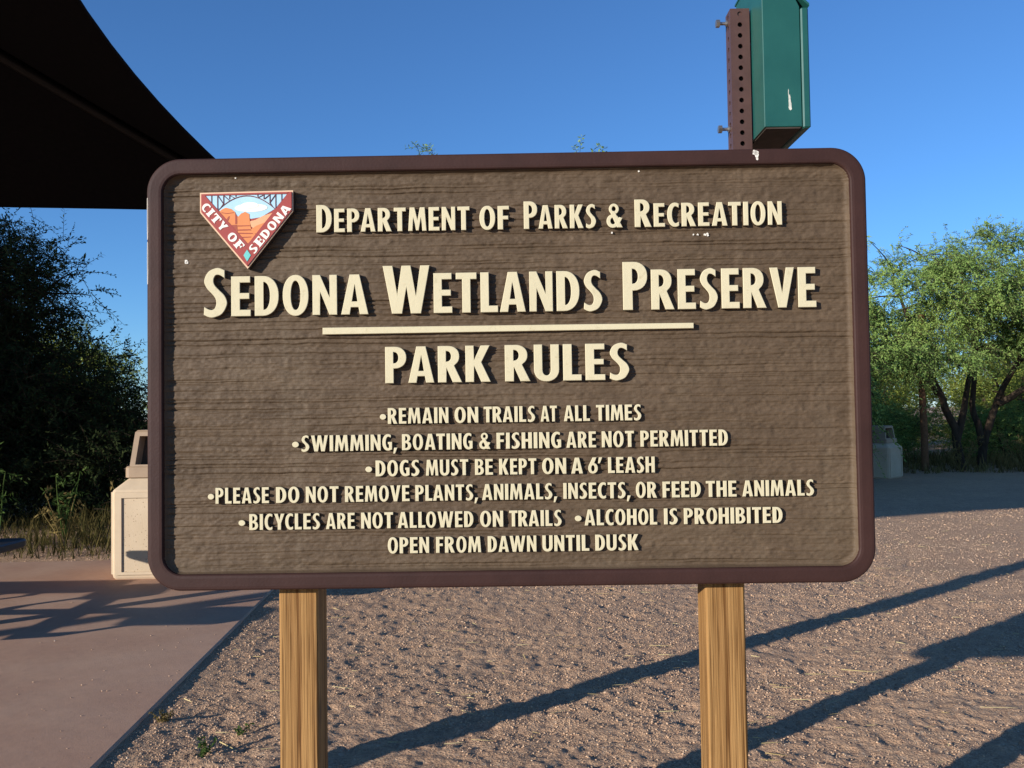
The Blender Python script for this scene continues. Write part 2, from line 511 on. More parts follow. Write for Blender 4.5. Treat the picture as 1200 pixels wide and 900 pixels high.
# ------------------------------------------------------------------ lettering
def arc(cx, cy, rx, ry, a0, a1, n=14, p=2.0):
    out = []
    for i in range(n + 1):
        a = rad(a0 + (a1 - a0) * i / n); c, s = math.cos(a), math.sin(a)
        out.append((cx + rx * math.copysign(abs(c) ** (2 / p), c), cy + ry * math.copysign(abs(s) ** (2 / p), s)))
    return out
def ribbon(pts, w, n=8):
    """stroke of varying half width through points (Catmull-Rom)"""
    P = [Vector(q) for q in pts]; P = [2 * P[0] - P[1]] + P + [2 * P[-1] - P[-2]]
    W = [w[0]] + list(w) + [w[-1]]
    c, ws = [], []
    for i in range(1, len(P) - 2):
        for j in range(n + (i == len(P) - 3)):
            t = j / n
            c.append(.5 * ((2 * P[i]) + (P[i + 1] - P[i - 1]) * t + (2 * P[i - 1] - 5 * P[i] + 4 * P[i + 1] - P[i + 2]) * t * t
                           + (3 * P[i] - P[i - 1] - 3 * P[i + 1] + P[i + 2]) * t ** 3))
            ws.append(W[i] * (1 - t) + W[i + 1] * t)
    L, R = [], []
    for i, q in enumerate(c):
        d = (c[min(i + 1, len(c) - 1)] - c[max(i - 1, 0)]).normalized(); nn = Vector((-d.y, d.x))
        L.append(tuple(q + nn * ws[i])); R.append(tuple(q - nn * ws[i]))
    return L + R[::-1]
G = {}
G['I'] = (.2, [[[(0, 0), (.2, 0), (.2, 1), (0, 1)]]])
G['E'] = (.44, [[[(0, 0), (.44, 0), (.44, .16), (.2, .16), (.2, .43), (.41, .43), (.41, .58), (.2, .58), (.2, .84), (.43, .84), (.43, 1), (0, 1)]]])
G['F'] = (.42, [[[(0, 0), (.2, 0), (.2, .42), (.39, .42), (.39, .58), (.2, .58), (.2, .84), (.42, .84), (.42, 1), (0, 1)]]])
G['H'] = (.55, [[[(0, 0), (.2, 0), (.2, .42), (.35, .42), (.35, 0), (.55, 0), (.55, 1), (.35, 1), (.35, .59), (.2, .59), (.2, 1), (0, 1)]]])
G['L'] = (.41, [[[(0, 0), (.41, 0), (.41, .165), (.2, .165), (.2, 1), (0, 1)]]])
G['T'] = (.49, [[[(.145, 0), (.345, 0), (.345, .835), (.49, .835), (.49, 1), (0, 1), (0, .835), (.145, .835)]]])
G['A'] = (.61, [[[(0, 0), (.195, 0), (.222, .18), (.388, .18), (.415, 0), (.61, 0), (.415, 1), (.195, 1)], [(.245, .325), (.365, .325), (.305, .76)]]])
G['V'] = (.60, [[[(.20, 0), (.40, 0), (.60, 1), (.40, 1), (.30, .36), (.20, 1), (0, 1)]]])
G['W'] = (.92, [[[(.175, 0), (.375, 0), (.46, .56), (.545, 0), (.745, 0), (.92, 1), (.735, 1), (.645, .36), (.55, 1), (.37, 1), (.275, .36), (.195, 1), (0, 1)]]])
G['M'] = (.74, [[[(0, 0), (.175, 0), (.215, .60), (.315, .02), (.425, .02), (.525, .60), (.565, 0), (.74, 0), (.675, 1), (.475, 1), (.37, .46), (.265, 1), (.065, 1)]]])
G['N'] = (.55, [[[(0, 0), (.17, 0), (.17, .58), (.375, 0), (.55, 0), (.55, 1), (.38, 1), (.38, .44), (.175, 1), (0, 1)]]])
G['K'] = (.59, [[[(0, 0), (.2, 0), (.2, .45), (.365, 0), (.59, 0), (.375, .54), (.575, 1), (.36, 1), (.2, .60), (.2, 1), (0, 1)]]])
G['Y'] = (.60, [[[(.2, 0), (.4, 0), (.4, .40), (.60, 1), (.385, 1), (.30, .62), (.215, 1), (0, 1), (.2, .40)]]])
G['D'] = (.54, [[[(0, 0)] + arc(.18, .5, .36, .5, -90, 90, 18, 2.2) + [(0, 1)], [(.195, .15)] + arc(.195, .5, .145, .35, -90, 90, 14, 2.2) + [(.195, .85)]]])
G['P'] = (.50, [[[(0, 0), (.2, 0), (.2, .40)] + arc(.22, .70, .28, .30, -90, 90, 14, 2.2) + [(0, 1)], [(.195, .55)] + arc(.205, .70, .105, .155, -90, 90, 10, 2.2) + [(.195, .855)]]])
G['R'] = (.56, [[[(0, 0), (.2, 0), (.2, .40), (.345, 0), (.565, 0), (.385, .455)] + arc(.23, .715, .275, .285, -52, 90, 14, 2.2) + [(0, 1)], [(.195, .565)] + arc(.205, .715, .105, .145, -90, 90, 10, 2.2) + [(.195, .86)]]])
G['B'] = (.52, [[[(0, 0)] + arc(.24, .28, .28, .28, -90, 62, 12, 2.2) + arc(.24, .755, .24, .245, -50, 90, 12, 2.2) + [(0, 1)],
                 [(.19, .14)] + arc(.23, .285, .1, .145, -90, 90, 8, 2.2) + [(.19, .43)], [(.19, .59)] + arc(.22, .725, .085, .135, -90, 90, 8, 2.2) + [(.19, .86)]]])
G['O'] = (.58, [[arc(.29, .5, .29, .515, 0, 350, 35, 2.15), arc(.29, .5, .105, .365, 0, 348, 29, 2.1)]])
G['C'] = (.47, [[arc(.31, .5, .31, .515, 62, 298, 24, 2.15) + [(.455, .20)] + arc(.335, .5, .145, .355, 295, 65, 18, 2.1) + [(.455, .80)]]])
G['G'] = (.53, [[arc(.31, .5, .31, .515, 60, 285, 24, 2.15) + [(.53, .06), (.53, .53), (.30, .53), (.30, .385), (.355, .385), (.355, .16)] + arc(.335, .5, .145, .355, 265, 65, 18, 2.1) + [(.465, .80)]]])
def smooth_run(pts, n=5):
    """Catmull-Rom through points, endpoints kept"""
    P = [Vector(q) for q in pts]; P = [2 * P[0] - P[1]] + P + [2 * P[-1] - P[-2]]; out = []
    for i in range(1, len(P) - 2):
        for j in range(n):
            t = j / n
            out.append(tuple(.5 * ((2 * P[i]) + (P[i + 1] - P[i - 1]) * t + (2 * P[i - 1] - 5 * P[i] + 4 * P[i + 1] - P[i + 2]) * t * t
                                   + (3 * P[i] - P[i - 1] - 3 * P[i + 1] + P[i + 2]) * t ** 3)))
    return out + [tuple(P[-2])]
G['S'] = (.45, [[smooth_run([(.405, .965), (.27, 1.015), (.10, .94), (.02, .755), (.065, .60), (.165, .475), (.23, .37), (.24, .25), (.20, .155), (.12, .145), (.02, .205)])
                 + smooth_run([(.01, .04), (.10, -.008), (.20, -.016), (.355, .06), (.445, .26), (.405, .425), (.30, .55), (.215, .66), (.195, .77), (.235, .86), (.31, .865), (.405, .80)])]])
G['U'] = (.56, [[[(0, 1)] + arc(.28, .32, .28, .335, 180, 360, 16, 2.15) + [(.56, 1), (.37, 1)] + arc(.28, .31, .09, .16, 360, 180, 10, 2.1) + [(.19, 1)]]])
G['6'] = (.50, [[[(.44, 1), (.235, 1), (.04, .52)] + arc(.25, .32, .25, .335, 150, 380, 20, 2.1) + arc(.25, .32, .25, .335, 30, 75, 6, 2.1), arc(.25, .32, .085, .19, 0, 345, 20, 2.1)]])
G['&'] = (.62, [[arc(.29, .785, .195, .23, 0, 348, 22), arc(.29, .79, .075, .105, 0, 345, 14)],
                [arc(.25, .275, .25, .29, 0, 350, 24), arc(.25, .275, .095, .135, 0, 345, 16)],
                [[(.14, .66), (.31, .70), (.62, 0), (.40, 0)]], [[(.40, .19), (.47, .10), (.62, .40), (.48, .44)]]])
G[','] = (.2, [[[(.0, -.2), (.10, -.2), (.23, .17), (.05, .17)]]])
G["'"] = (.2, [[[(.0, .62), (.10, .62), (.23, 1), (.05, 1)]]])
G['*'] = (.36, [[arc(.18, .45, .18, .18, 0, 345, 20)]])

def relief(mb, outers, y0, y1, ch=.0009, lift=0.0, mi=0, side=None):
    """polygon with holes in sign plane (u,v) -> solid from y0 (back) to y1 (front, smaller y), chamfered"""
    loops = []
    for i, P in enumerate(outers):
        A = sum(P[k][0] * P[(k + 1) % len(P)][1] - P[(k + 1) % len(P)][0] * P[k][1] for k in range(len(P)))
        if (A > 0) != (i == 0): P = P[::-1]
        loops.append(P)
    y1 = y1 - lift
    ins = []
    for i, P in enumerate(loops):
        q = inset_poly(P, ch if i == 0 else -ch)
        ins.append(q)
        mb.rings([[(u, y0, v) for u, v in P], [(u, y1 + ch, v) for u, v in P]], mi if side is None else side)
        mb.rings([[(u, y1 + ch, v) for u, v in P], [(u, y1, v) for u, v in q]], mi)
    tris = tessellate_polygon([[Vector((u, v, 0)) for u, v in q] for q in ins])
    flat = [(u, y1, v) for q in ins for u, v in q]
    fs = []
    for a, b, c in tris:
        A = Vector(flat[a]); B = Vector(flat[b]); C = Vector(flat[c])
        fs.append((a, b, c) if (B - A).cross(C - A).y < 0 else (c, b, a))
    mb.add(flat, fs, mi)

def word_polys(text, u0, u1, v, cap, big=1.0, gap=.085):
    """place the word so that it spans u0..u1; first letter scaled by big"""
    x = 0; items = []
    for i, ch in enumerate(text):
        w, polys = G[ch]; k = big if i == 0 else 1.0
        gp = gap * (.45 if (i and (text[i - 1] + ch) in ('LA', 'AT', 'TA', 'RA', 'PA', 'KA', 'AV', 'LT', 'AY', 'TR', 'AW', "6'", 'YC', 'LO')) else 1)
        if i: x += gp
        if ch in ",'": x -= .03
        items.append((ch, x, k)); x += w * k
    sx = (u1 - u0) / x
    out = []
    for ch, xo, k in items:
        for polys in G[ch][1]:
            out.append([[(u0 + (xo + px * k) * sx, v + py * k * cap) for px, py in P] for P in polys])
    return out

LINES = [
 ('bold cream heading naming the parks department', .0505, 1.17, .011, [('DEPARTMENT', -.4021, -.0756, .2958), ('OF', -.0551, .0082, .2954), ('PARKS', .039, .1926, .2952), ('&', .2142, .2485, .2949), ('RECREATION', .2738, .5854, .2946)]),
 ('large cream title line naming the preserve', .0850, 1.20, .0122, [('SEDONA', -.6436, -.2925, .1200), ('WETLANDS', -.2618, .2029, .1194), ('PRESERVE', .2459, .6529, .1188)]),
 ('middle sized cream line reading park rules', .0770, 1.0, .0125, [('PARK', -.2584, -.0355, -.0276), ('RULES', -.0056, .2568, -.0276)]),
 ('first small rule line about trails', .0335, 1.0, .0082, [('*', -.2714, -.2579, -.1123), ('REMAIN', -.2546, -.1261, -.1126), ('ON', -.1135, -.0631, -.113), ('TRAILS', -.0518, .0569, -.1134), ('AT', .0681, .1030, -.1138), ('ALL', .1171, .1722, -.1141), ('TIMES', .1852, .2806, -.1145)]),
 ('rule line about swimming and boating', .0340, 1.0, .0082, [('*', -.4576, -.4431, -.1684), ('SWIMMING,', -.4383, -.236, -.1686), ('BOATING', -.2252, -.0759, -.169), ('&', -.0621, -.0382, -.1692), ('FISHING', -.0256, .1108, -.1694), ('ARE', .1215, .1843, -.1697), ('NOT', .1961, .2642, -.1698), ('PERMITTED', .2774, .4612, -.1701)]),
 ('rule line about dogs on a leash', .0337, 1.0, .0082, [('*', -.3031, -.2887, -.2226), ('DOGS', -.2815, -.1885, -.2228), ('MUST', -.1754, -.0856, -.2232), ('BE', -.0718, -.0336, -.2235), ('KEPT', -.021, .0579, -.2237), ('ON', .0697, .1206, -.224), ('A', .1308, .1557, -.2242), ("6'", .1664, .1955, -.2243), ('LEASH', .2083, .3067, -.2246)]),
 ('widest rule line about plants and animals', .0337, 1.0, .0082, [('*', -.6368, -.6232, -.2752), ('PLEASE', -.6205, -.507, -.2753), ('DO', -.4926, -.4427, -.2756), ('NOT', -.4295, -.3599, -.2757), ('REMOVE', -.3468, -.2102, -.276), ('PLANTS,', -.1981, -.0666, -.2763), ('ANIMALS,', -.0576, .1, -.2767), ('INSECTS,', .1134, .2539, -.2771), ('OR', .2657, .3101, -.2773), ('FEED', .3218, .4021, -.2775), ('THE', .4128, .477, -.2777), ('ANIMALS', .4888, .6392, -.2779)]),
 ('rule line about bicycles on trails', .0337, 1.0, .0082, [('*', -.5721, -.5577, -.3301), ('BICYCLES', -.5493, -.3994, -.3306), ('ARE', -.3873, -.3262, -.3311), ('NOT', -.3131, -.2454, -.3314), ('ALLOWED', -.2359, -.0763, -.332), ('ON', -.0625, -.0136, -.3325), ('TRAILS', -.0011, .1093, -.333)]),
 ('half line about alcohol, right of the bicycle rule', .0337, 1.0, .0082, [('*', .1366, .1509, -.3334), ('ALCOHOL', .157, .3095, -.3338), ('IS', .3235, .3527, -.3343), ('PROHIBITED', .3652, .5719, -.3349)]),
 ('last line with the opening times', .0337, 1.0, .0082, [('OPEN', -.2575, -.1702, -.3845), ('FROM', -.1558, -.0609, -.385), ('DAWN', -.0472, .0553, -.3856), ('UNTIL', .0678, .1661, -.3861), ('DUSK', .1786, .2696, -.3866)]),
]

# ------------------------------------------------------------------ the park sign
SX, SY, SZ, SYAW = -.0088, 1.8811, 1.1677, -.00964
sign = thing('park_sign', 'large brown sandblasted rules sign with cream raised letters on two timber posts', 'sign', (SX, SY, 0), SYAW)
HW, HH, FR = .762, .457, .034
PY = .018                                            # panel surface behind the frame face

def rrect(hw, hh, r, n=22):
    out = []
    for cx, cy, a0 in ((hw - r, hh - r, 0), (-hw + r, hh - r, 90), (-hw + r, -hh + r, 180), (hw - r, -hh + r, 270)):
        out += [(cx + r * math.cos(rad(a0 + 90 * i / n)), cy + r * math.sin(rad(a0 + 90 * i / n))) for i in range(n + 1)]
    return out
# frame: moulding swept round the rounded rectangle
prof = [(0, .052), (0, .006), (.0012, .0025), (.004, .0006), (.009, 0), (FR - .008, 0), (FR - .003, .0008), (FR - .0008, .003), (FR, .008), (FR, PY + .012)]
loops = []
for off, y in prof:
    r = .072 - off * .95
    loops.append([(u, y, v + SZ) for u, v in rrect(HW - off, HH - off, r)])
mb = MB(); mb.rings(loops)
mb.rings([[(u, .052, v + SZ) for u, v in rrect(HW - FR, HH - FR, .04)], [(u, .052, v + SZ) for u, v in rrect(HW, HH, .072)]])
frame = mb.build('frame', M['frame'], sign)
# bird droppings and chips of paint on the frame and the panel
mb = MB()
for u, v, y, rx, rz in [(.5300, .4475, -.0002, .0075, .005), (.5325, .443, -.0002, .0035, .009), (.5335, .4345, -.0002, .0022, .003), (.528, .449, -.0002, .004, .004)]:
    pts = [(u + rx * (1 + .3 * random.uniform(-1, 1)) * math.cos(a), v + SZ + rz * (1 + .3 * random.uniform(-1, 1)) * math.sin(a)) for a in [i * math.pi / 5 for i in range(10)]]
    mb.rings([[(x, y + .001, z) for x, z in pts], [(x, y - .0004, z) for x, z in pts]], cap1=True)
d1 = mb.build('bird_dropping', M['dropping'], frame)
# panel with real sandblasted relief
us = np.arange(-HW + FR - .004, HW - FR + .0041, .0024); vs = np.arange(-HH + FR - .004, HH - FR + .0041, .0012)
U, Vv = np.meshgrid(us, vs)
wob = .0022 * vnoise(U / .22, Vv / .10 + 3, 21) + .0012 * vnoise(U / .035, Vv / .03, 22)
q = Vv + wob
H = .0010 * vnoise(U / .021, Vv / .013, 23) + .0008 * vnoise(U / .0085, Vv / .005, 24) + .00035 * vnoise(U / .0045, Vv / .003, 29)
H += .0008 * vnoise(U / .19, q / .0036, 25) + .0005 * vnoise(U / .25 + 7, q / .011, 26)
r2 = np.random.default_rng(5)
gv_ = -HH
while gv_ < HH:
    gv_ += r2.choice([.0035, .005, .008, .012, .018, .026]) * r2.uniform(.7, 1.3)
    depth = r2.uniform(.0014, .0052); wd = r2.uniform(.0010, .0017)
    env = np.clip(.55 + .9 * vnoise(U / .22 + gv_ * 50, 0 * U + 3.3, 27) - np.clip(U * .25, -.25, .2), 0, 1)
    d = (q - gv_) / wd
    H -= depth * env * np.where(d > 0, np.exp(-d * d * .45), np.exp(-d * d * 2.2))
# quieter where the letter blocks stand; cove up to the frame on the edges
er = np.minimum(np.minimum(HW - FR - abs(U), HH - FR - abs(Vv)), .05)
cx = np.maximum(abs(U) - (HW - FR - .04), 0); cy = np.maximum(abs(Vv) - (HH - FR - .04), 0)
er = .04 - np.hypot(cx, cy)
cove = np.clip(1 - (er - .0005) / .010, 0, 1)
H = H * (1 - .6 * cove) + .0105 * (1 - np.sqrt(np.clip(1 - cove ** 2, 0, 1)))
inside = er > -.006
idx = np.arange(U.size).reshape(U.shape)
F = np.stack([idx[:-1, :-1], idx[:-1, 1:], idx[1:, 1:], idx[1:, :-1]], -1)
ok = (inside[:-1, :-1] & inside[:-1, 1:] & inside[1:, 1:] & inside[1:, :-1])
F = F[ok]
Pv = np.stack([U, PY - H, Vv + SZ], -1).reshape(-1, 3)
used = np.unique(F); remap = np.zeros(len(Pv), int); remap[used] = np.arange(len(used))
panel = link('panel', np_mesh('panel', Pv[used], remap[F], smooth=True), M['panel'], sign)
mb = MB(); o = rrect(HW - FR + .01, HH - FR + .01, .045)
mb.rings([[(u, .046, v + SZ) for u, v in o], [(u, .024, v + SZ) for u, v in o]], cap0=True)
mb.build('backing_board', M['frame'], sign)
for u, v, rr in [(-.683, .2394, .0042), (-.6815, .2375, .003), (.2856, .4164, .002), (.408, .279, .0022), (.4235, .2785, .003), (.4285, .2805, .002), (.43, .277, .0022), (.399, .279, .0018), (.226, .286, .0018), (-.5765, .4175, .002)]:
    mb = MB()
    pts = [(u + rr * (1 + .35 * random.uniform(-1, 1)) * math.cos(a), v + SZ + rr * (1 + .35 * random.uniform(-1, 1)) * math.sin(a)) for a in [i * math.pi / 4 for i in range(8)]]
    mb.rings([[(x, PY + .002, z) for x, z in pts], [(x, PY - .0024, z) for x, z in pts]], cap1=True)
    mb.build('white_fleck', M['dropping'], panel)
for lab, cap, big, hgt, words in LINES:
    mb = MB(); v0 = -.3327 if -.336 < words[0][3] < -.329 else sum(w[3] for w in words) / len(words)
    for tx, a, b, v in words:
        bg = big if tx not in ('OF', '&') else 1.0
        for kk, polys in enumerate(word_polys(tx, a, b, v0, cap, bg)):
            relief(mb, [[(u, z + SZ) for u, z in P] for P in polys], PY + .003, PY - hgt, .0010 if cap > .04 else .0007, (.0003 * (kk % 4) if '&' in tx else 0), side=1)
    tag(mb.build('lettering', [M['cream'], M['edge']], sign), lab)
mb = MB()
relief(mb, [[(-.3905, .0779 + SZ), (.3937, .0789 + SZ), (.3938, .0903 + SZ), (-.3904, .0922 + SZ)]], PY + .003, PY - .0115, .0008)
mb.build('rule_bar', M['cream'], sign)

# emblem: a cast five sided shield in layers
def E(x, y): return (-.6468 + (x - 125) / 935 * .1982, .3835 - (y - 84) / 774 * .1648 + SZ)
def layer(name, polys, mat, top, parent, base=None):
    mb = MB()
    for i, P in enumerate(polys):
        relief(mb, [[E(*q) for q in P]], (base if base is not None else 0), top, .0002)
    return mb.build(name, M[mat], parent)
mb = MB()
relief(mb, [[E(*q) for q in [(125, 90), (1060, 80), (1060, 288), (600, 858), (125, 290)]]], PY + .004, 0, .0004)
emb = mb.build('emblem', M['e_side'], sign)
B0 = -.0010
layer('shield_border', [[(125, 90), (1060, 80), (1060, 288), (600, 858), (125, 290)]], 'e_peach', -.0016, emb, -.0001)
layer('shield_field', [[(140, 104), (1047, 95), (1047, 284), (600, 836), (139, 285)]], 'e_red', -.0021, emb, B0)
layer('sky_panel', [[(178, 116), (1005, 112), (882, 262), (740, 345), (640, 360), (480, 330), (320, 275), (300, 268)]], 'e_sky', -.0026, emb, B0)
layer('cloud', [arc(640, 250, 165, 42, 0, 350, 22), arc(625, 222, 85, 28, 0, 350, 18), arc(560, 262, 90, 26, 0, 350, 18)][:1], 'e_cloud', -.0031, emb, B0)
layer('cloud', [arc(628, 226, 88, 32, 0, 350, 18)], 'e_cloud', -.0034, emb, B0)
layer('cliff', [[(622, 385), (680, 372), (760, 330), (850, 305), (850, 325), (700, 480), (640, 440)]], 'e_rockpale', -.0029, emb, B0)
layer('cliff', [[(630, 470), (690, 430), (770, 400), (770, 430), (690, 510), (640, 500)]], 'e_rock', -.0032, emb, B0)
layer('cliff', [[(318, 285), (345, 262), (385, 245), (440, 258), (480, 290), (490, 330), (510, 335), (540, 305), (580, 290), (622, 312), (630, 420), (645, 480), (690, 520), (600, 615), (470, 480), (400, 400)]], 'e_rock', -.0033, emb, B0)
layer('cliff_shadow_band', [[(440, 420), (500, 418), (505, 500), (525, 560), (480, 500)], [(480, 300), (500, 332), (500, 410), (480, 412)], [(505, 425), (625, 425), (628, 433), (505, 436)], [(500, 465), (632, 464), (640, 476), (500, 478)], [(510, 497), (650, 502), (662, 512), (512, 510)], [(535, 540), (640, 538), (640, 546), (540, 552)],
                            [(410, 335), (425, 330), (420, 362), (398, 392), (388, 370)], [(340, 290), (400, 300), (470, 292), (470, 298), (400, 308), (345, 298)]], 'e_rockdark', -.0037, emb, B0)
br = []
def barE(p0, p1, w=7):
    a = Vector(p0); b = Vector(p1); d = (b - a).normalized(); n_ = Vector((-d.y, d.x)) * w / 2
    return [tuple(a + n_), tuple(b + n_), tuple(b - n_), tuple(a - n_)]
arch = [(305 + (885 - 305) * i / 16, 272 - 142 * (1 - ((i - 8) / 8) ** 2)) for i in range(17)]
br.append([(x, y - 5) for x, y in arch] + [(x, y + 5) for x, y in arch[::-1]])
layer('bridge_arch', br, 'e_line', -.0036, emb, B0)
tr = [barE((x, 118), (x, yb)) for x, yb in [(244, 208), (304, 272), (364, 208), (424, 160), (486, 138), (706, 140), (768, 166), (828, 208), (886, 262), (946, 200)]]
for q in tr: layer('bridge_post', [q], 'e_line', -.0039, emb, B0)
tr = [barE(a, b, 6) for a, b in [((308, 125), (360, 205)), ((368, 125), (420, 172)), ((428, 125), (470, 148)), ((824, 205), (882, 125)), ((772, 165), (822, 125)), ((712, 148), (760, 125)), ((340, 238), (364, 205)), ((850, 238), (828, 205))]]
for q in tr: layer('bridge_brace', [q], 'e_line', -.0042, emb, B0)
layer('bridge_deck', [[(172, 106), (1012, 101), (1008, 117), (178, 122)]], 'e_red', -.0045, emb, B0)
layer('name_band', [[(141, 106), (172, 112), (608, 612), (600, 832), (141, 284)], ], 'e_red', -.0040, emb, B0)
layer('name_band', [[(1046, 98), (1046, 282), (602, 830), (602, 616), (1012, 108)]], 'e_red', -.00405, emb, B0)
layer('diamond', [[(600, 668), (637, 725), (600, 788), (563, 725)]], 'e_turq', -.0050, emb, B0)
SER = dict(G)
SER['I'] = (.36, [[[(0, 0), (.36, 0), (.36, .1), (.3, .14), (.3, .86), (.36, .9), (.36, 1), (0, 1), (0, .9), (.06, .86), (.06, .14), (0, .1)]]])
SER['T'] = (.62, [[[(.13, 0), (.49, 0), (.49, .09), (.43, .12), (.43, .86), (.52, .84), (.56, .66), (.62, .66), (.62, 1), (0, 1), (0, .66), (.06, .66), (.10, .84), (.19, .86), (.19, .12), (.13, .09)]]])
SER['F'] = (.54, [[[(0, 0), (.36, 0), (.36, .09), (.3, .12), (.3, .45), (.4, .45), (.44, .34), (.48, .34), (.48, .66), (.44, .66), (.4, .55), (.3, .55), (.3, .88), (.44, .86), (.48, .7), (.54, .7), (.54, 1), (0, 1), (0, .91), (.06, .88), (.06, .12), (0, .09)]]])
SER['E'] = (.56, [[[(0, 0), (.56, 0), (.56, .32), (.5, .32), (.45, .14), (.3, .12), (.3, .45), (.4, .45), (.44, .36), (.48, .36), (.48, .66), (.44, .66), (.4, .55), (.3, .55), (.3, .88), (.44, .86), (.48, .7), (.54, .7), (.54, 1), (0, 1), (0, .91), (.06, .88), (.06, .12), (0, .09)]]])
def emblem_word(text, p0, p1, cap, top):
    a = Vector(p0); b = Vector(p1); d = (b - a); L = d.length; d.normalize(); upv = Vector((d.y, -d.x))
    mb = MB(); x = 0; items = []
    for i, ch in enumerate(text):
        if ch == ' ': x += .28; continue
        items.append((ch, x)); x += SER[ch][0] + .09
    x -= .09; k = L / x
    for ch, xo in items:
        for polys in SER[ch][1]:
            relief(mb, [[E(*(a + d * ((xo + px) * k) + upv * ((py - .5) * cap))) for px, py in P] for P in polys], B0, top, .0002)
    return mb.build('lettering', M['e_white'], emb)
emblem_word('CITY', (168, 214), (384, 463), 86, -.0050)
emblem_word('OF', (424, 509), (548, 652), 86, -.0050)
emblem_word('SEDONA', (640, 688), (1012, 240), 86, -.0050)

# timber posts
def timber(u, w, label, mat):
    mb = MB()
    z0, z1 = -.3, 1.45
    mb.box((0, 0, (z0 + z1) / 2), (w, .089, z1 - z0), bev=.0035)
    o = mb.build('post', mat, sign); o.location = (u, .053 + .0445, 0); o['label'] = label
    return o
timber(-.4575, .084, 'clean straight grained timber post', M['pine']); timber(.4575, .084, 'knotty weathered timber post', M['pineknot'])
# worn paint plus painted sun highlight on the outer left edge of the frame
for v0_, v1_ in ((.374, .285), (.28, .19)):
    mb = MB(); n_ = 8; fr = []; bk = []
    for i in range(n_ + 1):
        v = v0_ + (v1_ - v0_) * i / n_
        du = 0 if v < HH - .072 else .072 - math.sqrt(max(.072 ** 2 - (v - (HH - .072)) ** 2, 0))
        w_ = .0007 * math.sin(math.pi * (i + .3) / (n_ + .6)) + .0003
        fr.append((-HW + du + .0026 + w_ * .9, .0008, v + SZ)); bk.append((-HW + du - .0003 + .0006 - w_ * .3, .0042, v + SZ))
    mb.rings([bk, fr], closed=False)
    mb.build('worn_highlight_edge', M['e_white'], frame)
# ------------------------------------------------------------------ perforated post with the green bag dispenser
dp = thing('dispenser_post', 'green metal bag dispenser box bolted to a perforated brown steel post rising behind the sign', 'bag dispenser', (.5435, 2.0825, 0))
mb = MB(); w = .0445; h = w / 2; zt = 2.008; zb = -.2
# tube walls with round holes: front and left faces carry holes as octagonal cut-outs
def face_with_holes(mb, place, z0, z1, pitch=.0254, r=.0058, n=12):
    """place(s,z,d): s across -h..h, d depth inward"""
    z = z1 - .5 * pitch
    zs = []
    while z - pitch * .5 > z0: zs.append(z); z -= pitch
    for zc in zs:
        za, zb_ = zc - pitch / 2, zc + pitch / 2
        ring = [(r * math.cos(2 * math.pi * i / n + math.pi / n), r * math.sin(2 * math.pi * i / n + math.pi / n)) for i in range(n)]
        outer = []
        for x, y in ring:
            k = min(h / max(abs(x), 1e-9), (pitch / 2) / max(abs(y), 1e-9)); outer.append((x * k, y * k))
        # make the corners exact
        for cx_, cy_ in ((h, pitch / 2), (-h, pitch / 2), (-h, -pitch / 2), (h, -pitch / 2)):
            j = min(range(n), key=lambda i: (outer[i][0] - cx_) ** 2 + (outer[i][1] - cy_) ** 2); outer[j] = (cx_, cy_)
        mb.rings([[place(x, zc + y, 0) for x, y in outer], [place(x, zc + y, 0) for x, y in ring], [place(x, zc + y, .0028) for x, y in ring]])
    return zs[-1] - pitch / 2
low = .86
zl = face_with_holes(mb, lambda s, z, d: (s, -h + d, z), low, zt)
face_with_holes(mb, lambda s, z, d: (-h + d, -s, z), low, zt)
face_with_holes(mb, lambda s, z, d: (h - d, s, z), low, zt)
face_with_holes(mb, lambda s, z, d: (-s, h - d, z), low, zt)
i_ = h - .0028
for sx, sy in ((1, 0), (-1, 0), (0, 1), (0, -1)):                       # inner skin, dark
    pass
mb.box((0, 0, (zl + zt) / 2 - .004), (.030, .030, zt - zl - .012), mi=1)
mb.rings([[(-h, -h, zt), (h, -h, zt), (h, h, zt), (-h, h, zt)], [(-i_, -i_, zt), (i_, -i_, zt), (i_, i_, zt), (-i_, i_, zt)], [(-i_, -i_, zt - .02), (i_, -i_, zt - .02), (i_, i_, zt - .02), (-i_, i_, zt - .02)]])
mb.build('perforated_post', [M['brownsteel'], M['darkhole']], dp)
for zc in (.98, 1.42):
    mb = MB(); mb.box((0, -h - .0515, zc), (.03, .100, .05), bev=.002); mb.build('mounting_bracket', M['brownsteel'], dp)
# the box: its back plate lies on the post's right face; door and sloped hood to the right
x0, x1 = h + .004, h + .104
y0_, y1_ = 1.970 - 2.0825, .1125
zb0, zt0 = 1.700, 2.075
side = [(x0, zb0), (x1 - .016, zb0), (x1 - .016, zt0 - .105), (x1 - .030, zt0 - .075), (x0 + .012, zt0), (x0, zt0)]
mb = MB()
mb.rings([[(x, y0_ + .001, z) for x, z in inset_poly(side, .0015)], [(x, y0_ + .0026, z) for x, z in side], [(x, y1_ - .0026, z) for x, z in side], [(x, y1_ - .001, z) for x, z in inset_poly(side, .0015)]], cap0=True, cap1=True)
box = mb.build('dispenser_box', M['green'], dp)
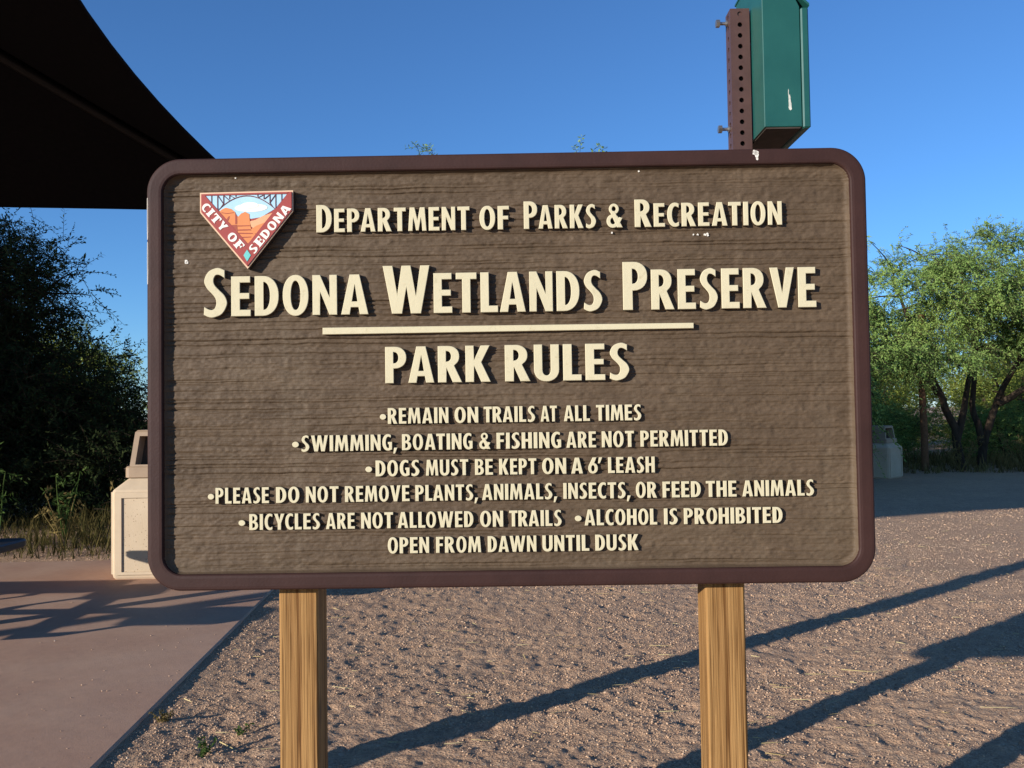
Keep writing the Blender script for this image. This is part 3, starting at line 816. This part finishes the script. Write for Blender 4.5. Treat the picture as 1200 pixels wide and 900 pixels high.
# door wraps the front with a lip
mb = MB()
mb.box(((x1 - .0065), (y0_ + y1_) / 2, (zb0 - .004 + zt0 - .108) / 2), (.017, y1_ - y0_ + .006, zt0 - .108 - zb0 + .004), bev=.003)
door = mb.build('door', M['green'], dp)
mb = MB()
mb.box((x1 + .004, (y0_ + y1_) / 2, zb0 + .16), (.006, .02, .03), bev=.002)
mb.build('latch', M['zinc'], door)
mb = MB()
hood = [(x0 + .010, zt0 + .006), (x1 - .028, zt0 - .070), (x1 + .003, zt0 - .100), (x1 + .003, zt0 - .108), (x1 - .031, zt0 - .078), (x0 + .008, zt0 - .002)]
hood = [(x0 - .002, zt0 + .004), (x0 + .012, zt0 + .004), (x1 - .027, zt0 - .071), (x1 + .004, zt0 - .100), (x1 + .004, zt0 - .106), (x1 - .029, zt0 - .076), (x0 + .011, zt0 - .0005), (x0 - .002, zt0 - .0005)]
mb.rings([[(x, y0_ - .004, z) for x, z in hood], [(x, y1_ + .004, z) for x, z in hood]])
for yy_ in (y0_ - .004, y1_ + .004):
    mb.add([(x, yy_, z) for x, z in hood], [(0, 1, 6, 7), (1, 2, 5, 6), (2, 3, 4, 5)] if yy_ > 0 else [(7, 6, 1, 0), (6, 5, 2, 1), (5, 4, 3, 2)])
mb.build('hood', M['green'], dp)
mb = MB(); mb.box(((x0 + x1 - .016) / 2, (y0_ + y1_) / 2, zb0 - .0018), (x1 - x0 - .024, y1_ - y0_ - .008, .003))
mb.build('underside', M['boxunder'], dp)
# white scrape on the side, thin scratches
mb = MB()
for (a, b, c2, d2) in [(.0655, 1.752, .0012, .016), (.0668, 1.765, .003, .008), (.0672, 1.757, .0035, .009), (.0682, 1.748, .0045, .008), (.0675, 1.741, .006, .005), (.0648, 1.776, .0012, .012), (.069, 1.744, .0035, .009)]:
    c2 *= .62; d2 *= .8
    pts = [(a + .016 + c2 * (1 + .4 * random.uniform(-1, 1)) * math.cos(t_), b + d2 * (1 + .35 * random.uniform(-1, 1)) * math.sin(t_)) for t_ in [i * math.pi / 5 for i in range(10)]]
    mb.rings([[(x, y0_ + .0012, z) for x, z in pts], [(x, y0_ + .0004 - .0001 * len(mb.v) / 400, z) for x, z in pts]], cap1=True)
mb.build('paint_scrape', M['scrape'], box)
for zc in (1.9975 - .0127 + .0, 1.733):
    mb = MB(); mb.tube([(-h - .022, .006, zc), (x0 + .02, .006, zc)], .0038, 10)
    bolt = mb.build('bolt', M['zinc'], dp)
    mb = MB(); mb.tube([(-h - .0185, .006, zc), (-h - .027, .006, zc)], .0092, 6, smooth=False); mb.build('nut', M['zinc'], bolt)
    mb = MB(); mb.tube([(-h - .0005, .006, zc), (-h - .004, .006, zc)], .0075, 14, smooth=False); mb.build('washer', M['zinc'], bolt)

# ------------------------------------------------------------------ shade canopy
cn = thing('shade_canopy', 'black pyramid shade canopy on four steel columns over the patio', 'shade canopy', (0, 0, 0))
CZ = 2.9
CC = [Vector((-1.30, 2.00, CZ)), Vector((-2.10, 7.92, CZ)), Vector((-8.35, 7.25, CZ)), Vector((-7.95, .15, CZ))]
APEX = Vector((-5.0, 4.35, 4.45))
SAG = [.54, .04, .15, .16]
mb = MB(); NS, NR = 14, 8
for k in range(4):
    A, B = CC[k], CC[(k + 1) % 4]; inn = (APEX - (A + B) / 2); inn.normalize()
    grid = []
    for r_ in range(NR + 1):
        tt = r_ / NR; row = []
        for s_ in range(NS + 1):
            q = s_ / NS; e = A.lerp(B, q) + inn * (4 * q * (1 - q) * SAG[k] * (1 if k else 1))
            p = e.lerp(APEX, tt); p.z -= .10 * math.sin(math.pi * tt) * math.sin(math.pi * q) * .6
            row.append(p)
        grid.append(row)
    n1 = NS + 1
    for dz in (0, -.005):
        v_ = [p + Vector((0, 0, dz)) for row in grid for p in row]
        f_ = [(i * n1 + j, i * n1 + j + 1, (i + 1) * n1 + j + 1, (i + 1) * n1 + j) for i in range(NR) for j in range(NS)]
        mb.add(v_, f_ if dz else [f[::-1] for f in f_], 0, True)
    e0 = grid[0]
    mb.add([p for p in e0] + [p + Vector((0, 0, -.005)) for p in e0], [(j, j + 1, n1 + j + 1, n1 + j) for j in range(NS)])
    mb.tube([p + Vector((0, 0, -.004)) for p in e0], .012, 6)
mb.build('fabric', M['fabric'], cn)
for i, c in enumerate(CC):
    out = (c - APEX); out.z = 0; out.normalize()
    mb = MB(); b = Vector((-1.68, 1.97, CZ)) if i == 0 else c + out * .05
    mb.tube([(b.x, b.y, -.3), (b.x, b.y, CZ - .1), (b.x, b.y, CZ + .06)], .078, 18)
    mb.box((b.x, b.y, .025), (.28, .28, .02), bev=.003)
    col = mb.build('column', M['steeldark'], cn)
    mb = MB(); d = (APEX - c)
    mb.tube([c + Vector((0, 0, -.05)), c.lerp(APEX, .5) + Vector((0, 0, -.055)), APEX + Vector((0, 0, -.06))], .04, 10)
    mb.build('hip_beam', M['steeldark'], cn)

# ------------------------------------------------------------------ picnic tables (square, four seats on one pedestal)
def picnic_table(loc, rz, label):
    t_ = thing('picnic_table', label, 'picnic table', loc, rz)
    mb = MB()
    def slab(mb, cx, cy, hx, hy, z, th, r, n=6):
        o = [(cx + u, cy + v) for u, v in rrect(hx, hy, r, n)]
        i1 = [(cx + u, cy + v) for u, v in rrect(hx - .008, hy - .008, r - .006, n)]
        mb.rings([[(x, y, z - th) for x, y in i1], [(x, y, z - th + .008) for x, y in o], [(x, y, z - .008) for x, y in o], [(x, y, z) for x, y in i1]], cap0=True, cap1=True)
    slab(mb, 0, 0, .5, .5, .76, .035, .09); mb.build('tabletop', M['bench'], t_)
    mb = MB(); mb.tube([(0, 0, .0), (0, 0, .73)], .055, 14); mb.box((0, 0, .012), (.36, .36, .02), bev=.003)
    mb.box((0, 0, .715), (.5, .06, .02)); mb.box((0, 0, .7), (.06, .5, .02)); mb.build('pedestal', M['steeldark'], t_)
    for k in range(4):
        a = k * math.pi / 2; c_, s_ = math.cos(a), math.sin(a); dist = .63 if abs(c_) > .5 else .70
        mb = MB(); slab(mb, c_ * dist, s_ * dist + (.07 if k == 0 else 0), (.13 if k == 0 else .17) if abs(c_) > .5 else .28, .19 if abs(c_) > .5 else .17, .46, .04, .055)
        mb.build('seat', M['bench'], t_)
        mb = MB(); mb.tube([(c_ * .05, s_ * .05, .24), (c_ * (dist - .14), s_ * (dist - .14), .24), (c_ * (dist - .02), s_ * (dist - .02), .30), (c_ * dist, s_ * dist, .425)], .024, 10)
        mb.build('seat_arm', M['steeldark'], t_)
    return t_
picnic_table((-3.22, 4.32, PZ), 0, 'black steel picnic table whose rounded seat end shows beside the sign')

t_ = thing('shadow_bench', 'unseen black backless bench added to cast a stripe of shade on the patio', 'bench', (-4.82, 4.50, PZ))  # out of view, added only for the shade it throws on the slab
mb = MB(); mb.box((0, 0, .44), (1.56, .32, .045), bev=.012); mb.build('seat', M['bench'], t_)
for sx in (-.6, .6):
    mb = MB(); mb.tube([(sx, -.13, 0), (sx, -.10, .38), (sx, .10, .38), (sx, .13, 0)], .022, 8); mb.build('leg_frame', M['steeldark'], t_)

# ------------------------------------------------------------------ trash receptacles
def trash_can(loc, rz, label):
    t_ = thing('trash_receptacle', label, 'trash can', loc, rz, 'square concrete trash receptacles')
    W = .305
    mb = MB()
    def sq(h_, z, r=.025): return [(u, v, z) for u, v in rrect(h_, h_, r, 4)]
    mb.rings([sq(W - .012, 0), sq(W - .004, .012), sq(W, .03), sq(W, .575), sq(W - .006, .588), sq(W - .075, .655), sq(W - .085, .662)], cap0=True, cap1=True)
    body = mb.build('body', M['concrete_rim'], t_)
    for k in range(4):                                    # recessed aggregate panel: raised border plus a panel set in it
        mb = MB(); rot = Matrix.Rotation(k * math.pi / 2, 3, 'Z')
        def P(x, z, d): return tuple(rot @ Vector((x, -W + d, z)))
        a, b0_, b1_ = .235, .05, .535
        oo = [(-W + .028, .032), (W - .028, .032), (W - .028, .572), (-W + .028, .572)]
        ii = [(-a, b0_), (a, b0_), (a, b1_), (-a, b1_)]
        mb.rings([[P(x, z, .001) for x, z in oo], [P(x, z, -.013) for x, z in oo], [P(x, z, -.013) for x, z in ii], [P(x, z, -.0015) for x, z in ii]], mi=0)
        mb.add([P(x, z, -.0015) for x, z in ii], [(0, 1, 2, 3)], 1)
        mb.build('side_panel', [M['concrete_rim'], M['aggregate']], t_)
    mb = MB()
    mb.rings([sq(.235, .660, .03), sq(.245, .665, .03), sq(.245, .728, .03), sq(.238, .738, .03)], cap1=True); lid = mb.build('lid', M['lid'], t_)
    # hood: tapered, with a deep opening front and back
    mb = MB()
    z0, z1 = .736, .965
    o0 = [(-.222, -.215), (.222, -.215), (.222, .215), (-.222, .215)]; o1 = [(-.196, -.185), (.196, -.185), (.196, .185), (-.196, .185)]
    V0 = [(x, y, z0) for x, y in o0]; V1 = [(x, y, z1) for x, y in o1]; V2 = [(x * .93, y * .93, z1 + .014) for x, y in o1]
    mb.add(V0 + V1, [(1, 2, 6, 5), (3, 0, 4, 7)])
    for s_ in (0, 1):
        q = [V0[0], V0[1], V1[1], V1[0]] if s_ == 0 else [V0[2], V0[3], V1[3], V1[2]]
        cen = sum((Vector(p) for p in q), Vector()) / 4
        hole = [Vector(p).lerp(cen, .16) for p in q]; hole[0].z = hole[1].z = z0 + .012; hole[2].z -= .008; hole[3].z -= .008
        deep = [p + Vector((0, .10 if s_ == 0 else -.10, -.01)) for p in hole]
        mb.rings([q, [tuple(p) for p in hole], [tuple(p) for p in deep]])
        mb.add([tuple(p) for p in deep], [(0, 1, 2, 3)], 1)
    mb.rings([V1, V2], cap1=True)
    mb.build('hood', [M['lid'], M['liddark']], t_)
    return t_
trash_can((-2.352, 6.235, PZ), rad(1.0), 'tan concrete trash can on the patio, lit by low sun at its front')
far_can = trash_can((5.55, 13.60, zat(5.55, 13.6)), rad(45), 'small shaded concrete trash can standing corner-on below the trees')

far_can.scale = (.8, .8, .8)
# ------------------------------------------------------------------ wooden pole among the trees
mb = MB()
pz = zat(6.83, 14.9)
mb.tube([(0, 0, -.2), (.005, 0, .6), (-.01, .01, 1.3), (.01, 0, 2.6)], [.060, .057, .054, .050], 12)
po = mb.build('wooden_pole', M['polewood']); po.location = (6.83, 14.9, pz)
tag(po, 'slim upright brown wooden pole between the shaded trash can and the trees', 'pole')

# ------------------------------------------------------------------ vegetation
def leaf_cloud(origins, outward, r, spray_len=(.25, .5), leaves=16, ll=.06, lw=.018, droop=.45, sticks=True):
    """sprays of pinnate leaflets: one thin twig each, quads along both sides. returns V,F,mi (all quads)"""
    n = len(origins)
    d = outward + r.normal(0, .55, (n, 3)); d /= np.linalg.norm(d, axis=1)[:, None] + 1e-9
    L = r.uniform(*spray_len, n)
    t = (np.arange(leaves) + .7) / leaves
    # positions along a drooping twig
    P = origins[:, None, :] + d[:, None, :] * (L[:, None] * t[None])[:, :, None]
    P[:, :, 2] -= droop * (L[:, None] * t[None] ** 2)
    side = np.cross(d, r.normal(0, 1, (n, 3))); side /= np.linalg.norm(side, axis=1)[:, None] + 1e-9
    sgn = np.where(np.arange(leaves) % 2 == 0, 1., -1.)
    ld = side[:, None, :] * sgn[None, :, None] + .6 * d[:, None, :] + r.normal(0, .35, (n, leaves, 3))
    ld[:, :, 2] -= .25
    ld /= np.linalg.norm(ld, axis=2)[:, :, None]
    wv = np.cross(ld, d[:, None, :] + r.normal(0, .5, (n, leaves, 3))); wv /= np.linalg.norm(wv, axis=2)[:, :, None] + 1e-9
    l_ = ll * r.uniform(.6, 1.25, (n, leaves, 1)); w_ = lw * r.uniform(.7, 1.3, (n, leaves, 1))
    V = np.stack([P, P + ld * l_ * .55 + wv * w_ * .5, P + ld * l_, P + ld * l_ * .55 - wv * w_ * .5], 2).reshape(-1, 3)
    F = np.arange(len(V)).reshape(-1, 4)
    mi = np.zeros(len(F), int)
    if sticks:
        e = origins + d * L[:, None]; e[:, 2] -= droop * L
        m = origins + d * (L * .5)[:, None]; m[:, 2] -= droop * L * .25
        for off in (np.array([.003, .0, .003]), np.array([.0, .003, -.003])):
            b = len(V)
            VV = np.stack([origins - off, origins + off, m + off * .7, m - off * .7, e + off * .3, e - off * .3], 1).reshape(-1, 3)
            FF = (np.array([[0, 1, 2, 3], [3, 2, 4, 5]])[None] + 6 * np.arange(n)[:, None, None]).reshape(-1, 4) + b
            V = np.concatenate([V, VV]); F = np.concatenate([F, FF]); mi = np.concatenate([mi, np.ones(len(FF), int)])
    return V, F, mi

def curve(a, b, bend, n=6, r=random):
    a = Vector(a); b = Vector(b); L = (b - a).length
    k1 = a.lerp(b, .33) + Vector((r.uniform(-1, 1), r.uniform(-1, 1), r.uniform(0, 1))) * bend * L
    k2 = a.lerp(b, .7) + Vector((r.uniform(-1, 1), r.uniform(-1, 1), r.uniform(.1, 1))) * bend * L
    return [((1 - t) ** 3) * a + 3 * t * (1 - t) ** 2 * k1 + 3 * t * t * (1 - t) * k2 + t ** 3 * b for t in [i / n for i in range(n + 1)]]

def make_tree(name, label, cat, loc, trunks, blobs, seed, leafmat='leaf', clusters=80, sprays=20, leaves=15, ll=.06, lw=.019, sl=(.22, .48), droop=.45, spread=.2, group=None, trunk_r=.1, extra=()):
    """trunks: list of point lists (local); blobs: (cx,cy,cz,rx,ry,rz,weight) local crown volumes"""
    r = np.random.default_rng(seed); R_ = random.Random(seed)
    t_ = thing(name, label, cat, loc, 0, group)
    mb = MB(); nodes = []
    for k, tp in enumerate(trunks):
        n = len(tp); fine = []
        for i in range(n - 1):
            for q in range(4): fine.append(Vector(tp[i]).lerp(Vector(tp[i + 1]), q / 4) + Vector((R_.uniform(-1, 1), R_.uniform(-1, 1), 0)) * .02)
        fine.append(Vector(tp[-1]))
        r0 = trunk_r * (1 if k == 0 else .8)
        mb.tube(fine, [r0 * (1 - .72 * i / (len(fine) - 1)) for i in range(len(fine))], 9)
        nodes += [(p, r0 * (1 - .72 * i / (len(fine) - 1))) for i, p in enumerate(fine) if i > len(fine) * .3]
    wts = np.array([b[6] for b in blobs], float); wts /= wts.sum()
    O, D = [], []
    for b, w in zip(blobs, wts):
        m = max(2, int(clusters * w))
        v = r.normal(0, 1, (m, 3)); v /= np.linalg.norm(v, axis=1)[:, None]
        rr_ = r.random(m) ** .33
        for q, k in zip(v, rr_):
            c = Vector((b[0] + q[0] * k * b[3], b[1] + q[1] * k * b[4], b[2] + q[2] * k * b[5]))
            near = min(nodes, key=lambda nd: (nd[0] - c).length + .5 * max(0, nd[0].z - c.z))
            path = curve(near[0], c, .16, 5, R_)
            r0 = min(near[1] * .6, .030)
            mb.tube(path, [r0 * (1 - .8 * i / 5) + .004 for i in range(6)], 5, cap=False)
            if (near[0] - c).length > .5: nodes.append((path[3], r0 * .5))
            ns = max(4, int(sprays * r.uniform(.45, 1.4)))
            sp = spread * r.uniform(.6, 1.3)
            pts = np.array(c) + r.normal(0, 1, (ns, 3)) * np.array([sp, sp, sp * .7])
            O.append(pts); D.append(np.tile(q * .6 + np.array([0, 0, .12]), (ns, 1)))
    for (p, d, ns) in extra:
        O.append(np.array(p) + r.normal(0, .05, (ns, 3))); D.append(np.tile(np.array(d, float), (ns, 1)))
        near = min(nodes, key=lambda nd: (nd[0] - Vector(p)).length)
        mb.tube(curve(near[0], p, .1, 5, R_), [.014, .012, .010, .008, .006, .004], 5, cap=False)
    O = np.concatenate(O); D = np.concatenate(D)
    V, F, mi = leaf_cloud(O, D, r, sl, leaves, ll, lw, droop)
    mb.build('trunk', M['bark'], t_)
    cr = link('crown', np_mesh('crown', V, F, mi), [M[leafmat], M['bark']], t_)
    return t_

TREES_R = 'mesquite trees behind the trail'
# right hand trees, sunlit crowns
ta = make_tree('mesquite_tree', 'feathery green mesquite tree with a forked leaning trunk beside the wooden pole', 'tree', (7.5, 15.0, 0),
    [[(0, 0, -.2), (-.10, 0, .7), (-.38, 0, 1.35), (-.75, -.1, 2.1), (-1.0, -.1, 2.9)], [(-.08, 0, .5), (.14, .1, 1.2), (.28, .1, 2.0), (.35, 0, 2.9)], [(-.35, 0, 1.3), (-.9, -.3, 1.75), (-1.4, -.5, 2.2)]],
    [(-.9, -.2, 2.9, 1.05, 1.1, 1.05, 5), (.15, -.1, 2.9, .8, 1.0, 1.0, 3), (-1.25, -.5, 2.0, .7, .8, .45, 2), (-.55, -.6, 1.75, .55, .6, .25, 1), (-1.8, -.5, 2.1, .6, .9, .6, 2)], 11, clusters=80, sprays=58, trunk_r=.08, leaves=20, ll=.05, lw=.0145, spread=.165, sl=(.18, .40), group=TREES_R,
    extra=[((-1.55, -.2, 3.85), (-.6, 0, .2), 5), ((-1.1, -.2, 3.75), (.3, 0, .6), 5), ((-.1, 0, 3.75), (.2, 0, .8), 5)])
tb = make_tree('mesquite_tree', 'broad mesquite tree with paler foliage at the right edge of the photo', 'tree', (7.95, 15.3, 0),
    [[(0, 0, -.2), (.10, 0, .55), (.42, .05, 1.25), (.85, .1, 2.0), (1.1, 0, 2.8)], [(.05, 0, .4), (-.05, .1, 1.1), (.1, .2, 2.1), (.2, .1, 2.9)], [(.35, 0, 1.1), (.95, -.3, 1.5), (1.5, -.4, 2.0)]],
    [(.35, -.1, 3.0, 1.15, 1.1, 1.05, 5), (1.3, -.2, 2.85, 1.1, 1.1, 1.1, 4), (1.7, -.5, 1.9, .8, .8, .55, 2)], 12, clusters=80, sprays=58, trunk_r=.08, leaves=20, ll=.05, lw=.0145, spread=.165, sl=(.18, .40), group=TREES_R)
tc_ = make_tree('mesquite_tree', 'tall mesquite tree hidden behind the sign with its tip poking over the sign top', 'tree', (-.4, 12.3, 0),
    [[(0, 0, -.2), (-.1, 0, 1.2), (-.3, 0, 2.6), (-.5, -.1, 3.6)], [(0, 0, .8), (.5, .1, 2.0), (1.1, 0, 3.2)]],
    [(0, 0, 2.6, 1.3, 1.1, 1.0, 4), (1.1, .1, 2.9, .9, .9, .9, 2)], 13, clusters=100, sprays=32, group=TREES_R, trunk_r=.11,
    extra=[((-.82, -.3, 4.50), (.7, 0, .3), 4), ((-.62, -.3, 4.58), (-.6, 0, .1), 3), ((1.40, -.3, 4.48), (.2, 0, .8), 3), ((1.55, -.3, 4.50), (.1, 0, 1.0), 3)])
td = make_tree('desert_shrub', 'rounded dark shrub behind the sign panel', 'shrub', (3.6, 12.4, 0),
    [[(0, 0, -.2), (-.1, 0, .6), (-.2, 0, 1.3)], [(0, 0, -.1), (.3, .1, .7), (.5, 0, 1.5)], [(0, .1, -.1), (.0, -.3, .7), (.1, -.5, 1.3)]],
    [(0, 0, 1.35, 1.3, 1.0, 1.15, 1)], 14, clusters=70, sprays=22, group='shrubs behind the sign', trunk_r=.06)
for (x, y, rz, s, lab) in [(2.0, 11.9, 2.0, 1.0, 'second dark shrub in the row behind the sign panel, nearer its middle'), (4.5, 14.7, 4.0, 1.18, 'dark shrub added behind the sign edge to overhang and dim the shaded trash can'), (4.1, 12.6, 4.0, .7, 'smaller dark shrub behind the sign, left of the shaded trash can')]:  # the shrub over the trash can is added to block sky light there
    c = copy_tree(td); c.location = (x, y, 0); c.rotation_euler.z = rz; c.scale = (s, s, s); c['label'] = lab
# darker thicket right behind the far can and the pole
for (x, y, rz, s, lab) in [(5.7, 16.6, 1.0, 1.0, 'dark thicket shrub directly behind the shaded trash can'), (7.1, 17.4, 2.6, .9, 'low dark shrub behind the forked mesquite trunk'), (9.6, 17.2, 5.0, .95, 'low dark shrub behind the pale mesquite at the right')]:
    c = copy_tree(td); c.location = (x, y, -.1); c.rotation_euler.z = rz; c.scale = (s, s, s * .55); c['label'] = lab
    c['group'] = 'dark shrubs under the mesquites'
# sunlit trees further off, seen through the gaps
far = make_tree('background_tree', 'pale sunlit tree far behind the mesquite trunks', 'tree', (9.5, 24.0, 0),
    [[(0, 0, -.2), (.1, 0, 1.0), (-.2, 0, 2.2)], [(0, 0, .4), (.6, .1, 1.4), (1.0, 0, 2.2)]],
    [(0, 0, 1.9, 1.9, 1.3, 1.5, 3), (.9, 0, 1.3, 1.3, 1.2, 1.1, 2), (-1.0, 0, 1.2, 1.2, 1.2, 1.0, 2)], 15, 'leafpale', clusters=90, sprays=22, leaves=12, ll=.09, lw=.03, group='sunlit trees far behind', trunk_r=.1)
for i, (x, y, rz, s) in enumerate([(12.6, 23.0, 1.9, 1.0), (15.6, 25.5, 4.0, 1.1), (5.4, 25.0, 2.7, .9), (2.0, 27.0, 1.0, 1.1), (-2.5, 26.0, 3.3, 1.0), (18.0, 22.0, 5.0, 1.0), (-7.0, 25.0, .4, 1.1), (-11.5, 24.0, 2.2, 1.1), (21.5, 27.0, 3.0, 1.2), (8.3, 20.0, 1.3, .75), (11.2, 19.8, 3.6, .8), (14.4, 20.5, 5.3, .85), (6.3, 21.0, 2.9, .8),
    (9, 38, 1, 1.5), (15, 40, 3, 1.6), (21, 37, 5, 1.5), (27, 41, 2, 1.6), (2, 42, 4, 1.6), (-5, 40, 0, 1.5), (-12, 38, 2, 1.5), (-19, 36, 3, 1.6), (33, 36, 1, 1.6)]):
    c = copy_tree(far); c.location = (x, y, -.1); c.rotation_euler.z = rz; c.scale = (s, s, s)

# left: dusky trees beyond the patio
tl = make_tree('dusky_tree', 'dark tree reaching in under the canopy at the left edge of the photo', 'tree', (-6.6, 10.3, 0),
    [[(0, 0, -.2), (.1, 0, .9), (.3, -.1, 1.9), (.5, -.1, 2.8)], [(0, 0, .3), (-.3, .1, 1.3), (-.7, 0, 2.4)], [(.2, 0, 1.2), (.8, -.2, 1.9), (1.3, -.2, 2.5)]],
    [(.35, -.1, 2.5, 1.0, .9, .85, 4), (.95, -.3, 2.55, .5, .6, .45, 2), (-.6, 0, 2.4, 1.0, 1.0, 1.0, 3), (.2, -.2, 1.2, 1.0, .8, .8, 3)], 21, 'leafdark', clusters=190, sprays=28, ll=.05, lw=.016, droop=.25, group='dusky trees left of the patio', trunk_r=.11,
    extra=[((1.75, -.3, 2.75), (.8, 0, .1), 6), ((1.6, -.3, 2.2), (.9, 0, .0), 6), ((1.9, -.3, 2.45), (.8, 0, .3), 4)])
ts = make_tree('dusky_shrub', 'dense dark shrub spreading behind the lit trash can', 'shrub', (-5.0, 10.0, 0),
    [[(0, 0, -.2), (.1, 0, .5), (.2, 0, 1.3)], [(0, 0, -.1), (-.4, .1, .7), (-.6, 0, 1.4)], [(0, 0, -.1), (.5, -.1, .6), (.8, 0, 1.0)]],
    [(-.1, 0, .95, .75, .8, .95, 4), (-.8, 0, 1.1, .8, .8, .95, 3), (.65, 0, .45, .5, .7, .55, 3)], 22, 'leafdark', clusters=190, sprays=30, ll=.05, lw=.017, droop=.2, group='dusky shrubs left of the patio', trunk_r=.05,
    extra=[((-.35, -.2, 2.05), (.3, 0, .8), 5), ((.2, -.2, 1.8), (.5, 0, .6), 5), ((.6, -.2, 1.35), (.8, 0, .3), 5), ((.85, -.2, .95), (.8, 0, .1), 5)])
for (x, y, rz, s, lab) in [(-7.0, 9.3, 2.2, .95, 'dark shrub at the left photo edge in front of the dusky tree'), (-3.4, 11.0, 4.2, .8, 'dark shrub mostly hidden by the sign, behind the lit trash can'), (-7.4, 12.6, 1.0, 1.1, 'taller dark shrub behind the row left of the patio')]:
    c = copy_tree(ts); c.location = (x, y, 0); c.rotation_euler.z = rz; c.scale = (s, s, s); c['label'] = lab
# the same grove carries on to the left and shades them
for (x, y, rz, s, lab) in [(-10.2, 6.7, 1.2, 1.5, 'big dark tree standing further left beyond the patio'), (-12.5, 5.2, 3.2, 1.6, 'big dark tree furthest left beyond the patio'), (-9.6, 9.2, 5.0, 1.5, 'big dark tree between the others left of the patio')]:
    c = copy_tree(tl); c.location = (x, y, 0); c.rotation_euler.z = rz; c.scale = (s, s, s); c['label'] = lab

# dry grass and weeds: uncountable ground cover
def cover(name, label, mat, xs_, ys_, n, hmin, hmax, wid, seed, lean=.35, mask=None):
    r = np.random.default_rng(seed)
    cx_ = r.uniform(*xs_, n // 6); cy_ = r.uniform(*ys_, n // 6)
    k = r.integers(0, len(cx_), n)
    X = cx_[k] + r.normal(0, .05, n); Y = cy_[k] + r.normal(0, .05, n)
    if mask is not None: kk = mask(X, Y); X, Y = X[kk], Y[kk]
    n = len(X)
    D = r.normal(0, lean, (n, 3)); D[:, 2] = 1; D /= np.linalg.norm(D, axis=1)[:, None]
    patch = .55 + .45 * vnoise(X / .8, Y / .8, seed)
    L = r.uniform(hmin, hmax, n) * np.clip(patch, .25, 1)
    P = np.stack([X, Y, ground_z(X, Y) - .01], -1)
    V, F = blades(P, D, L, np.full(n, wid) * r.uniform(.6, 1.3, n), r.uniform(0, .35, n))
    o = link(name, np_mesh(name, V, F), M[mat])
    return tag(o, label, name.replace('_', ' '), kind='stuff')
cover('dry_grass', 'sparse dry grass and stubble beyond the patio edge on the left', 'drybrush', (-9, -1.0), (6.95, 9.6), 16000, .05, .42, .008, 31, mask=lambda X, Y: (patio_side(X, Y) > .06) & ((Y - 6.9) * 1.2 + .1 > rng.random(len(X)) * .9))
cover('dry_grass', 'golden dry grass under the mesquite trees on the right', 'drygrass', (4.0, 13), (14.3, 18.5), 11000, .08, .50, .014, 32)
def weed(name, label, loc, n, hgt, mat, seed, spread=.5, lw=.02):
    r = np.random.default_rng(seed)
    t_ = thing(name, label, 'weed', loc, 0)
    mb = MB(); O = []; D = []
    for i in range(n):
        a = r.uniform(0, 6.283); e = Vector((math.cos(a) * spread * hgt * r.uniform(.3, 1), math.sin(a) * spread * hgt * r.uniform(.3, 1), hgt * r.uniform(.6, 1)))
        pth = curve((0, 0, -.01), e, .08, 5)
        mb.tube(pth, [.003 * hgt / .3 + .0006] * 3 + [.002 * hgt / .3 + .0004] * 3, 4, cap=False)
        for q in pth[2:]: O.append(q); D.append((0, 0, .5))
    mb.build('stem', M[mat], t_)
    V, F, mi = leaf_cloud(np.array([tuple(q) for q in O]), np.array(D, float), r, (.12 * hgt, .3 * hgt), 9, .075 * hgt + .006, (lw * hgt + .004) , .3, False)
    link('leaves', np_mesh('leaves', V, F), M[mat], t_)
    return t_
weed('green_weed', 'tiny green weed in the gravel beside the patio edge, nearest the camera', (-1.01, 2.91, zat(-1.01, 2.91)), 6, .05, 'weedleaf', 41, 1.0, .06)
weed('green_weed', 'tiny dusty weed in the gravel left of the left post', (-.95, 3.13, zat(-.95, 3.13)), 5, .032, 'weedleaf', 42, 1.1, .05)
weed('dry_weed', 'flat dry tuft lying against the patio edge', (-1.25, 3.21, zat(-1.25, 3.21)), 9, .032, 'drygrass', 43, 1.6, .03)
for i, (x, y, hh_, mt, lab) in enumerate([(-4.45, 7.75, .75, 'weedleaf', 'tall leafy weed stalk at the left photo edge beyond the patio'), (-4.05, 8.1, .6, 'weedleaf', 'leafy weed stalk second from the left photo edge'), (-3.75, 7.5, .5, 'drygrass', 'pale dry weed stalk midway between photo edge and trash can'),
                                          (-3.25, 7.6, .55, 'drygrass', 'pale dry weed stalk close to the lit trash can'), (-3.05, 8.2, .7, 'weedleaf', 'green weed stalk just left of the lit trash can')]):
    weed('weed_stalk', lab, (x, y, 0), 6, hh_, mt, 50 + i, .35, .016)
for i, (x, y, hh_, lab) in enumerate([(7.25, 14.55, .55, 'pale bushy weed at the foot of the forked mesquite'), (8.3, 14.6, .6, 'golden weed in front of the pale mesquite trunk'), (8.75, 14.7, .55, 'golden weed at the right photo edge below the trees')]):
    weed('golden_weed', lab, (x, y, 0), 12, hh_, 'drygrass', 60 + i, .6, .02)
print('done', len(bpy.data.objects))
